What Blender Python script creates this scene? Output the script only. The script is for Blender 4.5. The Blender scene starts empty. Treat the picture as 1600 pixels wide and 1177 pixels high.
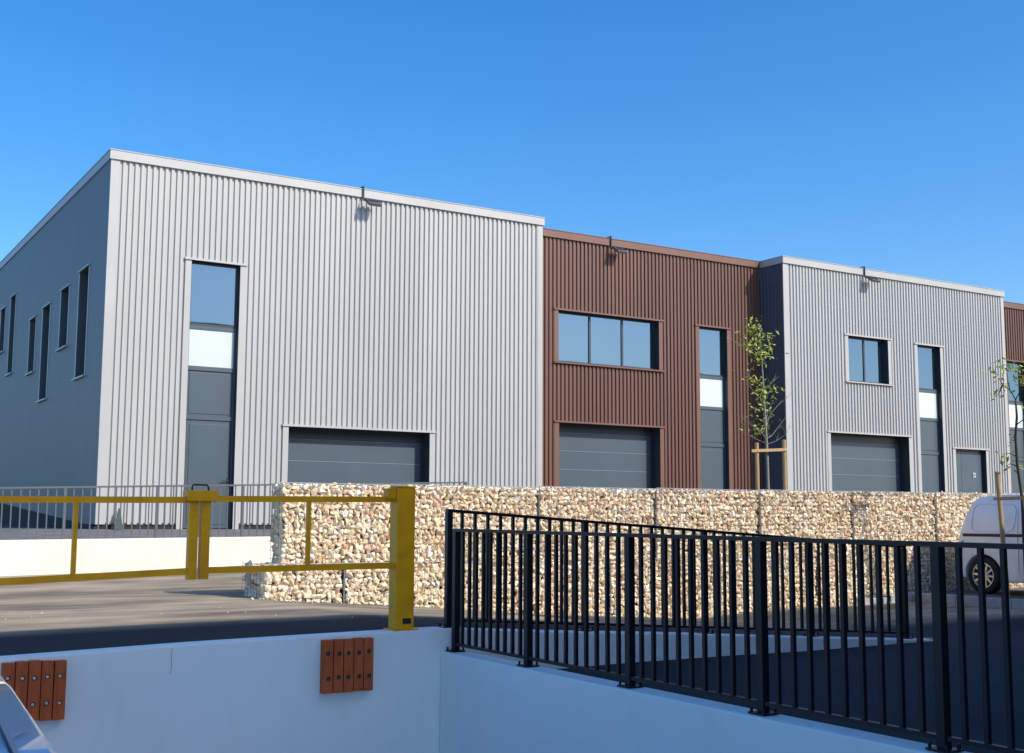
import bpy, bmesh, math, random
from mathutils import Vector, Matrix
random.seed(7)
sc = bpy.context.scene
# ------------------------------------------------------------------ camera
cam_d = bpy.data.cameras.new('camera'); cam = bpy.data.objects.new('camera', cam_d)
sc.collection.objects.link(cam); sc.camera = cam
pitch, yaw, roll, FPX = 0.11728387, 0.552706, 0.00464478, 1905.7
fw = Vector((math.sin(yaw)*math.cos(pitch), math.cos(yaw)*math.cos(pitch), math.sin(pitch)))
rt = Vector((math.cos(yaw), -math.sin(yaw), 0)); up = rt.cross(fw)
rt2 = rt*math.cos(roll)+up*math.sin(roll); up2 = up*math.cos(roll)-rt*math.sin(roll)
m = Matrix.Identity(4)
for i in range(3):
    m[i][0] = rt2[i]; m[i][1] = up2[i]; m[i][2] = -fw[i]
cam.matrix_world = m
cam_d.sensor_fit = 'HORIZONTAL'; cam_d.sensor_width = 36; cam_d.lens = 36*FPX/1600
cam_d.clip_start = 0.05; cam_d.clip_end = 2000
# ------------------------------------------------------------------ world, sun, exposure
SUN = Vector((0.52, -0.93, 0.80)).normalized()
w = bpy.data.worlds.new('World'); sc.world = w; w.use_nodes = True
nt = w.node_tree; nt.nodes.clear()
sky = nt.nodes.new('ShaderNodeTexSky'); sky.sky_type = 'NISHITA'; sky.sun_disc = False
sky.sun_elevation = math.asin(SUN.z); sky.sun_rotation = math.atan2(SUN.x, SUN.y)
sky.altitude = 0; sky.air_density = 1.0; sky.dust_density = 1.5; sky.ozone_density = 4.0
hs = nt.nodes.new('ShaderNodeHueSaturation'); hs.inputs['Saturation'].default_value = 1.35
hs.inputs['Value'].default_value = 1.0; hs.inputs['Hue'].default_value = 0.503
bg = nt.nodes.new('ShaderNodeBackground'); bg.inputs[1].default_value = 0.15
wo = nt.nodes.new('ShaderNodeOutputWorld')
nt.links.new(sky.outputs[0], hs.inputs['Color']); nt.links.new(hs.outputs[0], bg.inputs[0]); nt.links.new(bg.outputs[0], wo.inputs[0])
sd = bpy.data.lights.new('sun', 'SUN'); sd.energy = 3.2; sd.angle = math.radians(0.5); sd.color = (1, 0.925, 0.83)
so = bpy.data.objects.new('sun', sd); sc.collection.objects.link(so)
so.rotation_euler = (-SUN).to_track_quat('-Z', 'Y').to_euler(); so.location = (20, -30, 40)
vs = sc.view_settings; vs.view_transform = 'Standard'; vs.look = 'None'; vs.exposure = 0.55; vs.gamma = 1
vs.use_curve_mapping = False
sc.cycles.max_bounces = 8

# ------------------------------------------------------------------ helpers
COL = sc.collection
def link(name, me, mat=None, parent=None, kind=None, smooth=False):
    o = bpy.data.objects.new(name, me); COL.objects.link(o)
    if mat is not None and not me.materials: me.materials.append(mat)
    if parent: o.parent = parent
    if kind: o['kind'] = kind
    if smooth:
        for p in me.polygons: p.use_smooth = True
    return o
def thing(name, label, cat, loc=(0, 0, 0), group=None):
    o = bpy.data.objects.new(name, None); COL.objects.link(o); o.location = loc
    o.empty_display_size = 0.3
    o['label'] = label; o['category'] = cat
    if group: o['group'] = group
    return o
def tag(o, label, cat, group=None):
    o['label'] = label; o['category'] = cat
    if group: o['group'] = group
    return o
class MB:
    """collects shapes in world coordinates; build() writes one mesh relative to its parent's location"""
    def __init__(s): s.v = []; s.f = []
    def quad(s, a, b, c, d):
        n = len(s.v); s.v += [tuple(a), tuple(b), tuple(c), tuple(d)]; s.f.append((n, n+1, n+2, n+3)); return s
    def box(s, x0, x1, y0, y1, z0, z1):
        n = len(s.v)
        s.v += [(x0,y0,z0),(x1,y0,z0),(x1,y1,z0),(x0,y1,z0),(x0,y0,z1),(x1,y0,z1),(x1,y1,z1),(x0,y1,z1)]
        s.f += [(n,n+3,n+2,n+1),(n+4,n+5,n+6,n+7),(n,n+1,n+5,n+4),(n+1,n+2,n+6,n+5),(n+2,n+3,n+7,n+6),(n+3,n,n+4,n+7)]
        return s
    def hexa(s, p):   # 8 points: bottom ring 4, top ring 4 (ccw from above)
        n = len(s.v); s.v += [tuple(q) for q in p]
        s.f += [(n,n+3,n+2,n+1),(n+4,n+5,n+6,n+7),(n,n+1,n+5,n+4),(n+1,n+2,n+6,n+5),(n+2,n+3,n+7,n+6),(n+3,n,n+4,n+7)]
        return s
    def bar(s, a, b, w, h=None):   # square section bar a->b
        h = w if h is None else h
        a = Vector(a); b = Vector(b); d = (b-a).normalized()
        u = Vector((0,0,1)) if abs(d.z) < .9 else Vector((0,1,0))
        r = d.cross(u).normalized(); u = r.cross(d).normalized()
        p = []
        for q in (a, b):
            for (i, j) in ((-1,-1),(1,-1),(1,1),(-1,1)): p.append(q + r*i*w/2 + u*j*h/2)
        n = len(s.v); s.v += [tuple(q) for q in p]
        s.f += [(n,n+1,n+2,n+3),(n+7,n+6,n+5,n+4),(n,n+4,n+5,n+1),(n+1,n+5,n+6,n+2),(n+2,n+6,n+7,n+3),(n+3,n+7,n+4,n)]
        return s
    def tube(s, pts, rad, n=8, cap=True):
        pts = [Vector(p) for p in pts]; rad = rad if isinstance(rad, (list, tuple)) else [rad]*len(pts)
        rings = []
        for i, p in enumerate(pts):
            d = (pts[min(i+1, len(pts)-1)]-pts[max(i-1, 0)]).normalized()
            u = Vector((0,0,1)) if abs(d.z) < .9 else Vector((0,1,0))
            r = d.cross(u).normalized(); u = r.cross(d).normalized()
            k = len(s.v)
            for j in range(n):
                a = 2*math.pi*j/n; s.v.append(tuple(p + r*math.cos(a)*rad[i] + u*math.sin(a)*rad[i]))
            rings.append(k)
        for i in range(len(rings)-1):
            for j in range(n):
                a, b = rings[i], rings[i+1]; s.f.append((a+j, a+(j+1)%n, b+(j+1)%n, b+j))
        if cap:
            s.f.append(tuple(rings[0]+j for j in range(n))[::-1]); s.f.append(tuple(rings[-1]+j for j in range(n)))
        return s
    def mesh(s, name, off=(0,0,0)):
        me = bpy.data.meshes.new(name)
        ox, oy, oz = off
        me.from_pydata([(x-ox, y-oy, z-oz) for x, y, z in s.v], [], s.f); me.update(); return me
    def build(s, name, mat, parent=None, kind=None, smooth=False, bevel=0):
        off = (0,0,0)
        p = parent
        while p is not None:
            off = (off[0]+p.location[0], off[1]+p.location[1], off[2]+p.location[2]); p = p.parent
        o = link(name, s.mesh(name, off), mat, parent, kind, smooth)
        if bevel: add_bevel(o, bevel)
        return o
def add_bevel(o, w, seg=2):
    b = o.modifiers.new('bevel', 'BEVEL'); b.width = w; b.segments = seg; b.limit_method = 'ANGLE'; b.angle_limit = math.radians(40)
def box(name, mat, parent, x0, x1, y0, y1, z0, z1, bevel=0, kind=None):
    return MB().box(x0, x1, y0, y1, z0, z1).build(name, mat, parent, kind, bevel=bevel)

# ------------------------------------------------------------------ materials
def mat(name, col, rough=0.6, metal=0.0, spec=0.5, vary=0.0, vscale=3.0, bump=0.0, bscale=60.0, vcol=None, stretch=None, coat=0.0, detail=4):
    M = bpy.data.materials.new(name); M.use_nodes = True; n = M.node_tree.nodes; l = M.node_tree.links
    b = n['Principled BSDF']; b.inputs['Base Color'].default_value = (*col, 1); b.inputs['Roughness'].default_value = rough
    b.inputs['Metallic'].default_value = metal; b.inputs['Specular IOR Level'].default_value = spec
    if coat: b.inputs['Coat Weight'].default_value = coat; b.inputs['Coat Roughness'].default_value = 0.04
    geo = n.new('ShaderNodeNewGeometry')
    src = geo.outputs['Position']
    if stretch:
        mp = n.new('ShaderNodeMapping'); mp.inputs['Scale'].default_value = stretch
        l.new(src, mp.inputs['Vector']); src = mp.outputs['Vector']
    if vary:
        t = n.new('ShaderNodeTexNoise'); t.inputs['Scale'].default_value = vscale; t.inputs['Detail'].default_value = detail
        l.new(src, t.inputs['Vector'])
        r = n.new('ShaderNodeMapRange'); r.inputs[1].default_value = 0.3; r.inputs[2].default_value = 0.7
        l.new(t.outputs['Fac'], r.inputs[0])
        mx = n.new('ShaderNodeMix'); mx.data_type = 'RGBA'
        c2 = vcol if vcol else tuple(c*(1-vary) for c in col)
        mx.inputs[6].default_value = (*col, 1); mx.inputs[7].default_value = (*c2, 1)
        l.new(r.outputs[0], mx.inputs[0]); l.new(mx.outputs[2], b.inputs['Base Color'])
    if bump:
        t2 = n.new('ShaderNodeTexNoise'); t2.inputs['Scale'].default_value = bscale; t2.inputs['Detail'].default_value = 5
        l.new(src, t2.inputs['Vector'])
        bp = n.new('ShaderNodeBump'); bp.inputs['Strength'].default_value = bump; bp.inputs['Distance'].default_value = 0.01
        l.new(t2.outputs['Fac'], bp.inputs['Height']); l.new(bp.outputs[0], b.inputs['Normal'])
    return M
M_GREY = mat('grey_cladding_paint', (0.43, 0.435, 0.42), 0.42, spec=0.4, vary=0.07, vscale=0.9, stretch=(1.5, 1.5, 0.35))
M_TRIM = mat('pale_grey_flashing', (0.43, 0.43, 0.41), 0.4, vary=0.08, vscale=1.3)
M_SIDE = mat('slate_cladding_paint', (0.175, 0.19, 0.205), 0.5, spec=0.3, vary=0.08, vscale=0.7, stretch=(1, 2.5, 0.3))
M_BROWN = mat('brown_cladding_paint', (0.155, 0.078, 0.055), 0.45, spec=0.35, vary=0.12, vscale=0.9, stretch=(1.5, 1.5, 0.35))
M_BTRIM = mat('brown_flashing', (0.185, 0.095, 0.068), 0.4, spec=0.35, vary=0.1, vscale=1.3)
M_ANTH = mat('anthracite_paint', (0.066, 0.098, 0.12), 0.38, vary=0.1, vscale=1.2)
M_ANTHD = mat('anthracite_frame', (0.035, 0.045, 0.058), 0.4, vary=0.1)
M_WPANEL = mat('white_glazed_panel', (0.60, 0.67, 0.645), 0.12, vary=0.05, vscale=1.5)
M_PLINTH = mat('bitumen_plinth', (0.018, 0.02, 0.024), 0.8, vary=0.3, bump=0.3, bscale=30)
M_ROOF = mat('roof_membrane', (0.3, 0.3, 0.3), 0.8, vary=0.2)
M_WHITE = mat('white_render', (0.83, 0.87, 0.83), 0.75, vary=1, vcol=(0.78, 0.815, 0.78), vscale=0.8, bump=0.12, bscale=90)
M_CREAM = mat('cream_render', (0.78, 0.74, 0.63), 0.8, vary=1, vcol=(0.70, 0.66, 0.55), vscale=1.2, bump=0.15, bscale=60)
M_CRACK = mat('crack', (0.30, 0.31, 0.33), 0.9)
M_SIDE_SHADED = mat('slate_paint_shaded', (0.085, 0.10, 0.125), 0.5, spec=0.3, vary=0.1)  # darker copy of the side cladding paint, shade put into the colour
M_GLINT = mat('joint_highlight', (0.17, 0.21, 0.24), 0.35)  # painted highlight along the garage door joints
M_NAVY = mat('black_powder_coat', (0.006, 0.009, 0.015), 0.42, spec=0.3, vary=0.2, vscale=8)
M_GALV = mat('grey_powder_coat', (0.11, 0.12, 0.135), 0.45, vary=0.15, vscale=3)
M_YEL = mat('yellow_paint', (0.84, 0.40, 0.004), 0.42, spec=0.3, vary=0.1, vcol=(0.72, 0.30, 0.006), vscale=5)
M_BLACK = mat('black_plastic', (0.012, 0.012, 0.014), 0.5)
M_RUB = mat('rust_brown_rubber', (0.55, 0.115, 0.025), 0.6, spec=0.3, vary=1, vcol=(0.36, 0.075, 0.02), vscale=9, bump=0.25, bscale=50, stretch=(4, 4, 0.6))
M_STEEL = mat('steel', (0.80, 0.76, 0.68), 0.35, metal=0.7, vary=0.2)
M_WIRE = mat('galvanised_wire', (0.30, 0.30, 0.29), 0.6, metal=0.3)
M_CORE = mat('stone_core', (0.34, 0.28, 0.21), 0.95, vary=0.5, vscale=14)
M_WOOD = mat('pine_wood', (0.50, 0.34, 0.17), 0.75, vary=1, vcol=(0.38, 0.24, 0.11), vscale=6, stretch=(6, 6, 1), bump=0.2, bscale=40)
M_BARK = mat('pale_bark', (0.30, 0.29, 0.23), 0.85, vary=0.35, vscale=18)
M_BARK2 = mat('dark_bark', (0.07, 0.055, 0.045), 0.85, vary=0.35, vscale=18)
M_LEAF = mat('leaf_green', (0.52, 0.54, 0.08), 0.5, vary=1, vcol=(0.26, 0.34, 0.05), vscale=9)
M_TYRE = mat('tyre_rubber', (0.018, 0.018, 0.019), 0.8, bump=0.2, bscale=80)
M_RIM = mat('alloy_rim', (0.62, 0.62, 0.63), 0.3, metal=0.8)
M_VAN = mat('white_van_paint', (0.92, 0.90, 0.91), 0.25, coat=0.6, vary=0.04)
M_CARP = mat('blue_silver_car_paint', (0.32, 0.50, 0.70), 0.35, metal=0.1, coat=1.0, vary=0.12, vscale=3)
M_RED = mat('red_lens', (0.25, 0.01, 0.01), 0.15)
M_TEAL = mat('dark_green_plastic', (0.02, 0.045, 0.045), 0.5, vary=0.3)
M_KERB = mat('kerb_concrete', (0.42, 0.42, 0.42), 0.85, vary=0.25, vscale=6, bump=0.3, bscale=50)
M_PAVE = mat('parking_concrete', (0.16, 0.155, 0.15), 0.9, vary=0.4, vscale=3, bump=0.4, bscale=60)
M_BOUNCE = mat('bounce_floor_concrete', (0.58, 0.55, 0.50), 0.85, vary=0.2, vscale=0.8, bump=0.2, bscale=40)  # unseen floor, made pale to bounce sunlight onto the shaded walls
M_LAMP = mat('lamp_glass', (0.55, 0.57, 0.58), 0.15, vary=0.1)

def stain(M, amount, sc_, stretch, col):
    """faint dirt: a second stretched noise multiplied over the base colour"""
    n = M.node_tree.nodes; l = M.node_tree.links; b = n['Principled BSDF']; src = b.inputs['Base Color'].links[0].from_socket
    g = n.new('ShaderNodeNewGeometry'); mp = n.new('ShaderNodeMapping'); mp.inputs['Scale'].default_value = stretch
    t = n.new('ShaderNodeTexNoise'); t.inputs['Scale'].default_value = sc_; t.inputs['Detail'].default_value = 7; t.inputs['Roughness'].default_value = 0.65
    l.new(g.outputs['Position'], mp.inputs['Vector']); l.new(mp.outputs[0], t.inputs['Vector'])
    r = n.new('ShaderNodeMapRange'); r.inputs[1].default_value = 0.52; r.inputs[2].default_value = 0.78; r.inputs[3].default_value = 0; r.inputs[4].default_value = amount
    l.new(t.outputs['Fac'], r.inputs[0])
    mx = n.new('ShaderNodeMix'); mx.data_type = 'RGBA'; mx.inputs[7].default_value = (*col, 1)
    l.new(r.outputs[0], mx.inputs[0]); l.new(src, mx.inputs[6]); l.new(mx.outputs[2], b.inputs['Base Color'])
def sheets(M, amount):
    """each cladding sheet (one metre wide) differs a little in tone"""
    n = M.node_tree.nodes; l = M.node_tree.links; b = n['Principled BSDF']; src = b.inputs['Base Color'].links[0].from_socket
    g = n.new('ShaderNodeNewGeometry'); sp = n.new('ShaderNodeSeparateXYZ'); fl = n.new('ShaderNodeMath'); fl.operation = 'FLOOR'
    wn = n.new('ShaderNodeTexWhiteNoise'); wn.noise_dimensions = '1D'; r = n.new('ShaderNodeMapRange')
    r.inputs[3].default_value = 1-amount; r.inputs[4].default_value = 1+amount; vm = n.new('ShaderNodeVectorMath'); vm.operation = 'SCALE'
    l.new(g.outputs['Position'], sp.inputs[0]); l.new(sp.outputs['X'], fl.inputs[0]); l.new(fl.outputs[0], wn.inputs['W']); l.new(wn.outputs['Value'], r.inputs[0])
    l.new(src, vm.inputs[0]); l.new(r.outputs[0], vm.inputs['Scale']); l.new(vm.outputs[0], b.inputs['Base Color'])
sheets(M_GREY, 0.035); sheets(M_BROWN, 0.06)
stain(M_WHITE, 0.16, 2.0, (2.2, 2.2, 0.7), (0.50, 0.48, 0.44))
stain(M_CREAM, 0.35, 2.0, (2.5, 2.5, 0.8), (0.48, 0.42, 0.33))
stain(M_YEL, 0.5, 14, (1, 1, 1), (0.42, 0.20, 0.02))
stain(M_GREY, 0.35, 1.5, (5, 5, 0.35), (0.36, 0.35, 0.33))
stain(M_BROWN, 0.35, 1.5, (5, 5, 0.35), (0.12, 0.07, 0.055))
stain(M_VAN, 0.3, 3, (1, 1, 1), (0.55, 0.52, 0.48))

def glass_mat(name, refl, base):
    M = bpy.data.materials.new(name); M.use_nodes = True; n = M.node_tree.nodes; l = M.node_tree.links
    n.clear(); out = n.new('ShaderNodeOutputMaterial')
    g = n.new('ShaderNodeBsdfGlossy'); g.inputs['Color'].default_value = (*refl, 1); g.inputs['Roughness'].default_value = 0.015
    d = n.new('ShaderNodeBsdfPrincipled'); d.inputs['Base Color'].default_value = (*base, 1); d.inputs['Roughness'].default_value = 0.05
    lw = n.new('ShaderNodeFresnel'); lw.inputs['IOR'].default_value = 2.6
    mx = n.new('ShaderNodeMixShader'); geo = n.new('ShaderNodeNewGeometry')
    t = n.new('ShaderNodeTexNoise'); t.inputs['Scale'].default_value = 0.9; t.inputs['Detail'].default_value = 1
    bp = n.new('ShaderNodeBump'); bp.inputs['Strength'].default_value = 0.02; bp.inputs['Distance'].default_value = 0.05
    l.new(geo.outputs['Position'], t.inputs['Vector']); l.new(t.outputs['Fac'], bp.inputs['Height'])
    l.new(bp.outputs[0], g.inputs['Normal'])
    mr = n.new('ShaderNodeMapRange'); mr.inputs[3].default_value = 0.45; mr.inputs[4].default_value = 1.0
    l.new(lw.outputs[0], mr.inputs[0])
    l.new(mr.outputs[0], mx.inputs[0]); l.new(d.outputs[0], mx.inputs[1]); l.new(g.outputs[0], mx.inputs[2]); l.new(mx.outputs[0], out.inputs[0])
    return M
M_GLASS = glass_mat('solar_glass', (0.16, 0.265, 0.37), (0.015, 0.03, 0.035))
M_DGLASS = mat('dark_glass', (0.012, 0.018, 0.022), 0.06, spec=0.5)

def stone_mat():
    M = bpy.data.materials.new('pale_limestone'); M.use_nodes = True; n = M.node_tree.nodes; l = M.node_tree.links
    b = n['Principled BSDF']; b.inputs['Roughness'].default_value = 0.85
    oi = n.new('ShaderNodeObjectInfo'); ge = n.new('ShaderNodeNewGeometry')
    ad = n.new('ShaderNodeMath'); ad.operation = 'ADD'; fr = n.new('ShaderNodeMath'); fr.operation = 'FRACT'
    l.new(oi.outputs['Random'], ad.inputs[0]); l.new(ge.outputs['Random Per Island'], ad.inputs[1]); l.new(ad.outputs[0], fr.inputs[0])
    cr = n.new('ShaderNodeValToRGB'); e = cr.color_ramp; e.interpolation = 'CONSTANT'
    cols = [(0.00, (0.90, 0.75, 0.52)), (0.20, (0.94, 0.82, 0.62)), (0.40, (0.86, 0.68, 0.43)), (0.54, (0.92, 0.78, 0.56)),
            (0.70, (0.86, 0.64, 0.46)), (0.77, (0.94, 0.88, 0.76)), (0.87, (0.76, 0.60, 0.39)), (0.95, (0.76, 0.49, 0.34))]
    while len(e.elements) < len(cols): e.elements.new(0.5)
    for el, (p, c) in zip(e.elements, cols): el.position = p; el.color = (*c, 1)
    l.new(fr.outputs[0], cr.inputs[0])
    t = n.new('ShaderNodeTexNoise'); t.inputs['Scale'].default_value = 22; t.inputs['Detail'].default_value = 4
    l.new(ge.outputs['Position'], t.inputs['Vector'])
    mr = n.new('ShaderNodeMapRange'); mr.inputs[1].default_value = 0.3; mr.inputs[2].default_value = 0.7; mr.inputs[3].default_value = 0.84; mr.inputs[4].default_value = 1.06
    l.new(t.outputs['Fac'], mr.inputs[0])
    vm = n.new('ShaderNodeVectorMath'); vm.operation = 'SCALE'
    l.new(cr.outputs[0], vm.inputs[0]); l.new(mr.outputs[0], vm.inputs['Scale']); l.new(vm.outputs[0], b.inputs['Base Color'])
    bp = n.new('ShaderNodeBump'); bp.inputs['Strength'].default_value = 0.5; bp.inputs['Distance'].default_value = 0.01
    l.new(t.outputs['Fac'], bp.inputs['Height']); l.new(bp.outputs[0], b.inputs['Normal'])
    return M
M_STONE = stone_mat()

def asphalt_mat(name, dust, col=(0.027, 0.029, 0.032)):
    """dark tarmac with fine aggregate; pale dust lies on it in streaks, left off the shaded strip by the dock"""
    M = bpy.data.materials.new(name); M.use_nodes = True; n = M.node_tree.nodes; l = M.node_tree.links
    b = n['Principled BSDF']; b.inputs['Roughness'].default_value = 0.85; b.inputs['Specular IOR Level'].default_value = 0.1
    ge = n.new('ShaderNodeNewGeometry')
    def noise(sc_, det, vec=None):
        t = n.new('ShaderNodeTexNoise'); t.inputs['Scale'].default_value = sc_; t.inputs['Detail'].default_value = det
        l.new(vec or ge.outputs['Position'], t.inputs['Vector']); return t.outputs['Fac']
    def rng(v, a, b_, c, d):
        r = n.new('ShaderNodeMapRange'); r.inputs[1].default_value = a; r.inputs[2].default_value = b_; r.inputs[3].default_value = c; r.inputs[4].default_value = d
        l.new(v, r.inputs[0]); return r.outputs[0]
    def mul(a, b_):
        r = n.new('ShaderNodeMath'); r.operation = 'MULTIPLY'
        for i, q in enumerate((a, b_)):
            if isinstance(q, float): r.inputs[i].default_value = q
            else: l.new(q, r.inputs[i])
        return r.outputs[0]
    fine = noise(120, 3)
    m0 = n.new('ShaderNodeMix'); m0.data_type = 'RGBA'; m0.inputs[6].default_value = (*[c*0.7 for c in col], 1); m0.inputs[7].default_value = (*[c*1.7 for c in col], 1)
    l.new(rng(fine, 0.35, 0.7, 0, 1), m0.inputs[0]); last = m0.outputs[2]
    big = rng(noise(0.35, 3), 0.35, 0.65, 0.8, 1.25)
    vm = n.new('ShaderNodeVectorMath'); vm.operation = 'SCALE'; l.new(last, vm.inputs[0]); l.new(big, vm.inputs['Scale']); last = vm.outputs[0]
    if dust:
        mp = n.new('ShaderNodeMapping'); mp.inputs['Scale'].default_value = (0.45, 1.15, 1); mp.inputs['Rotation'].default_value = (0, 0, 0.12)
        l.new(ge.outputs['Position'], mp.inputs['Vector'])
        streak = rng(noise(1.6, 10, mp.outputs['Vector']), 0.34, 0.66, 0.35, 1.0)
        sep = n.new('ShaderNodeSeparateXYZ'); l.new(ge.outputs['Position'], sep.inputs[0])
        lit_y = rng(sep.outputs['Y'], 10.5, 11.3, 0.0, 1.0)         # shade painted in: dust stops at the shadow edge, leaving the shaded strip darker
        f = mul(mul(streak, lit_y), dust)
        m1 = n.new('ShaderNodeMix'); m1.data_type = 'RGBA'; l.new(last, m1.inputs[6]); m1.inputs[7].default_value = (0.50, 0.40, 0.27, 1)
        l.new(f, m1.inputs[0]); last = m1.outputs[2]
    l.new(last, b.inputs['Base Color'])
    bp = n.new('ShaderNodeBump'); bp.inputs['Strength'].default_value = 0.35; bp.inputs['Distance'].default_value = 0.006
    l.new(fine, bp.inputs['Height']); l.new(bp.outputs[0], b.inputs['Normal'])
    return M
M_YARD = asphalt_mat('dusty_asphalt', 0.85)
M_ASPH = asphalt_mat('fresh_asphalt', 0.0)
M_BACK = mat('grey_gravel_asphalt', (0.17, 0.165, 0.16), 0.9, vary=0.35, vscale=2.5, bump=0.4, bscale=60)

# ------------------------------------------------------------------ ground
def interp(xs, vals, x):
    if x <= xs[0]: return vals[0]
    for i in range(len(xs)-1):
        if x <= xs[i+1]:
            t = (x-xs[i])/(xs[i+1]-xs[i]); return vals[i]*(1-t)+vals[i+1]*t
    return vals[-1]
GX = [-40, 1.5, 5, 7, 9, 11.5, 13, 16, 40]
GROWS = [(9.2,  [-.97,-.95,-.90,-1.03,-1.16,-1.285,-1.285,-1.285,-1.285]),
         (13.9, [-.95,-.95,-.93,-1.07,-1.24,-1.39,-1.31,-1.285,-1.285]),
         (15.0, [-.93,-.93,-.93,-.95,-.92,-.85,-.75,-.65,-.6]),
         (20.5, [-.95,-.93,-.87,-.80,-.72,-.62,-.50,-.45,-.45])]
def gz(x, y):
    rows = [(r[0], interp(GX, r[1], x)) for r in GROWS]
    return interp([r[0] for r in rows], [r[1] for r in rows], y)
def walltop(x): return interp([-6, 1.5, 2.8, 3.8, 4.9, 6.0, 7.5, 8.9, 10.9], [-.97,-.95,-.915,-.90,-.888,-.96,-1.045,-1.138,-1.262], x)
def frange(a, b, s):
    k = int(round((b-a)/s)); return [a+(b-a)*i/k for i in range(k+1)]
def sheet(name, mat_, xs, ys, fz):
    v = [(x, y, fz(x, y)) for y in ys for x in xs]; nx = len(xs)
    f = [(j*nx+i, j*nx+i+1, (j+1)*nx+i+1, (j+1)*nx+i) for j in range(len(ys)-1) for i in range(nx-1)]
    me = bpy.data.meshes.new(name); me.from_pydata(v, [], f); me.update()
    return link(name, me, mat_, None, 'structure', smooth=True)
xs = [-400, -200, -100, -40, -20] + frange(-10, 24, 0.5) + [30, 40, 80, 200, 400]
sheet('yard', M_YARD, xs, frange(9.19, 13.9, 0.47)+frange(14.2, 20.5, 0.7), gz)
def gz2(x, y):
    a = interp([-40, 3.3, 12, 16, 40], [-.62, -.585, -.30, -.28, -.28], x)
    return interp([20.5, 24.9], [a, -.215], y)
sheet('upper_yard', M_BACK, xs, frange(20.6, 24.9, 0.43)+[60, 200, 400], lambda x, y: gz2(x, y))
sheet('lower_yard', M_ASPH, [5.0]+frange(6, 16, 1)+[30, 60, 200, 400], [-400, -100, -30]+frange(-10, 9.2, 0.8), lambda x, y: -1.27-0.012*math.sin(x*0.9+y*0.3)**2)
def pit(x, y): return interp([-400, 0, 6, 9], [-1.65, -1.68, -2.0, -2.12], y)
sheet('dock_ramp_floor', M_BOUNCE, [-400, -100, -30, -10]+frange(-6, 5, 1), [-400, -100, -30, -10]+frange(-6, 9, 1), pit)

# ------------------------------------------------------------------ low walls
wall = thing('retaining_wall', 'long white rendered dock wall carrying the yellow gate, in front of the dusty yard', 'wall', (3, 9.1, -1.5))
xsw = [-30, -6, 0, 1.5, 2.8, 3.8, 4.4, 4.9, 5.4, 6, 6.8, 7.5, 8.2, 8.9, 9.9, 10.95]
mb = MB()
for a, b in zip(xsw[:-1], xsw[1:]):
    za, zb = walltop(a), walltop(b)
    mb.hexa([(a,9.0,-2.4),(b,9.0,-2.4),(b,9.2,-2.4),(a,9.2,-2.4),(a,9.0,za),(b,9.0,zb),(b,9.2,zb),(a,9.2,za)])
me = mb
o = me.build('wall', M_WHITE, wall)
bm = bmesh.new(); bm.from_mesh(o.data); bmesh.ops.remove_doubles(bm, verts=bm.verts, dist=1e-4)
seen = {}
for f in list(bm.faces):
    k = tuple(sorted(v.index for v in f.verts)); seen.setdefault(k, []).append(f)
bmesh.ops.delete(bm, geom=[f for fs in seen.values() if len(fs) > 1 for f in fs], context='FACES')
bm.to_mesh(o.data); bm.free(); add_bevel(o, 0.012)
MB().tube([(2.655, 8.998, -0.94), (2.65, 8.998, -1.0), (2.655, 8.998, -1.07), (2.645, 8.998, -1.12)], 0.002, 5).build('crack', M_CRACK, wall)
nw = thing('retaining_wall', 'white rendered side wall running towards the viewer under the near black railing', 'wall', (4.97, 4, -1.5))
o = MB().hexa([(4.87,-12,-2.4),(5.07,-12,-2.4),(5.07,8.997,-2.4),(4.87,8.997,-2.4),(4.87,-12,-1.19),(5.07,-12,-1.19),(5.07,8.997,-1.072),(4.87,8.997,-1.072)]).build('wall', M_WHITE, nw, bevel=0.012)
cw = thing('low_wall', 'low sunlit cream wall under the grey railing, left of the stone gabions', 'wall', (4, 20.55, -.6))
def cztop(x): return -.56 + .034*(x-3.29)
MB().hexa([(-30,20.45,-1.3),(12.2,20.45,-1.3),(12.2,20.65,-1.3),(-30,20.65,-1.3),(-30,20.45,-.68),(12.2,20.45,cztop(12.2)),(12.2,20.65,cztop(12.2)),(-30,20.65,-.68)]).build('wall', M_CREAM, cw, bevel=0.01)

# ------------------------------------------------------------------ cladding
PITCH = 0.125
PROF = [(0.0, 0.0), (0.058, 0.0), (0.076, 1.0), (0.106, 1.0)]    # crest, flank, valley, flank (fraction of depth)
def corr_into(mb, a, b, z0, z1, F, depth=0.037, pitch=PITCH):
    """corrugated sheet piece from a to b; F(s, d, z) -> world point"""
    pts = []
    k = math.floor(a/pitch)-1
    while k*pitch < b+pitch:
        for s, d in PROF: pts.append((k*pitch + s*pitch/PITCH, d*depth))
        k += 1
    out = []
    for i in range(len(pts)-1):
        (s0, d0), (s1, d1) = pts[i], pts[i+1]
        if s1 <= a or s0 >= b: continue
        t0 = max(0, (a-s0)/(s1-s0)); t1 = min(1, (b-s0)/(s1-s0))
        p0 = (s0+(s1-s0)*t0, d0+(d1-d0)*t0); p1 = (s0+(s1-s0)*t1, d0+(d1-d0)*t1)
        if not out: out.append(p0)
        out.append(p1)
    n = len(mb.v)
    for s, d in out: mb.v.append(F(s, d, z0)); mb.v.append(F(s, d, z1))
    for i in range(len(out)-1): mb.f.append((n+2*i, n+2*i+2, n+2*i+3, n+2*i+1))
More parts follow.
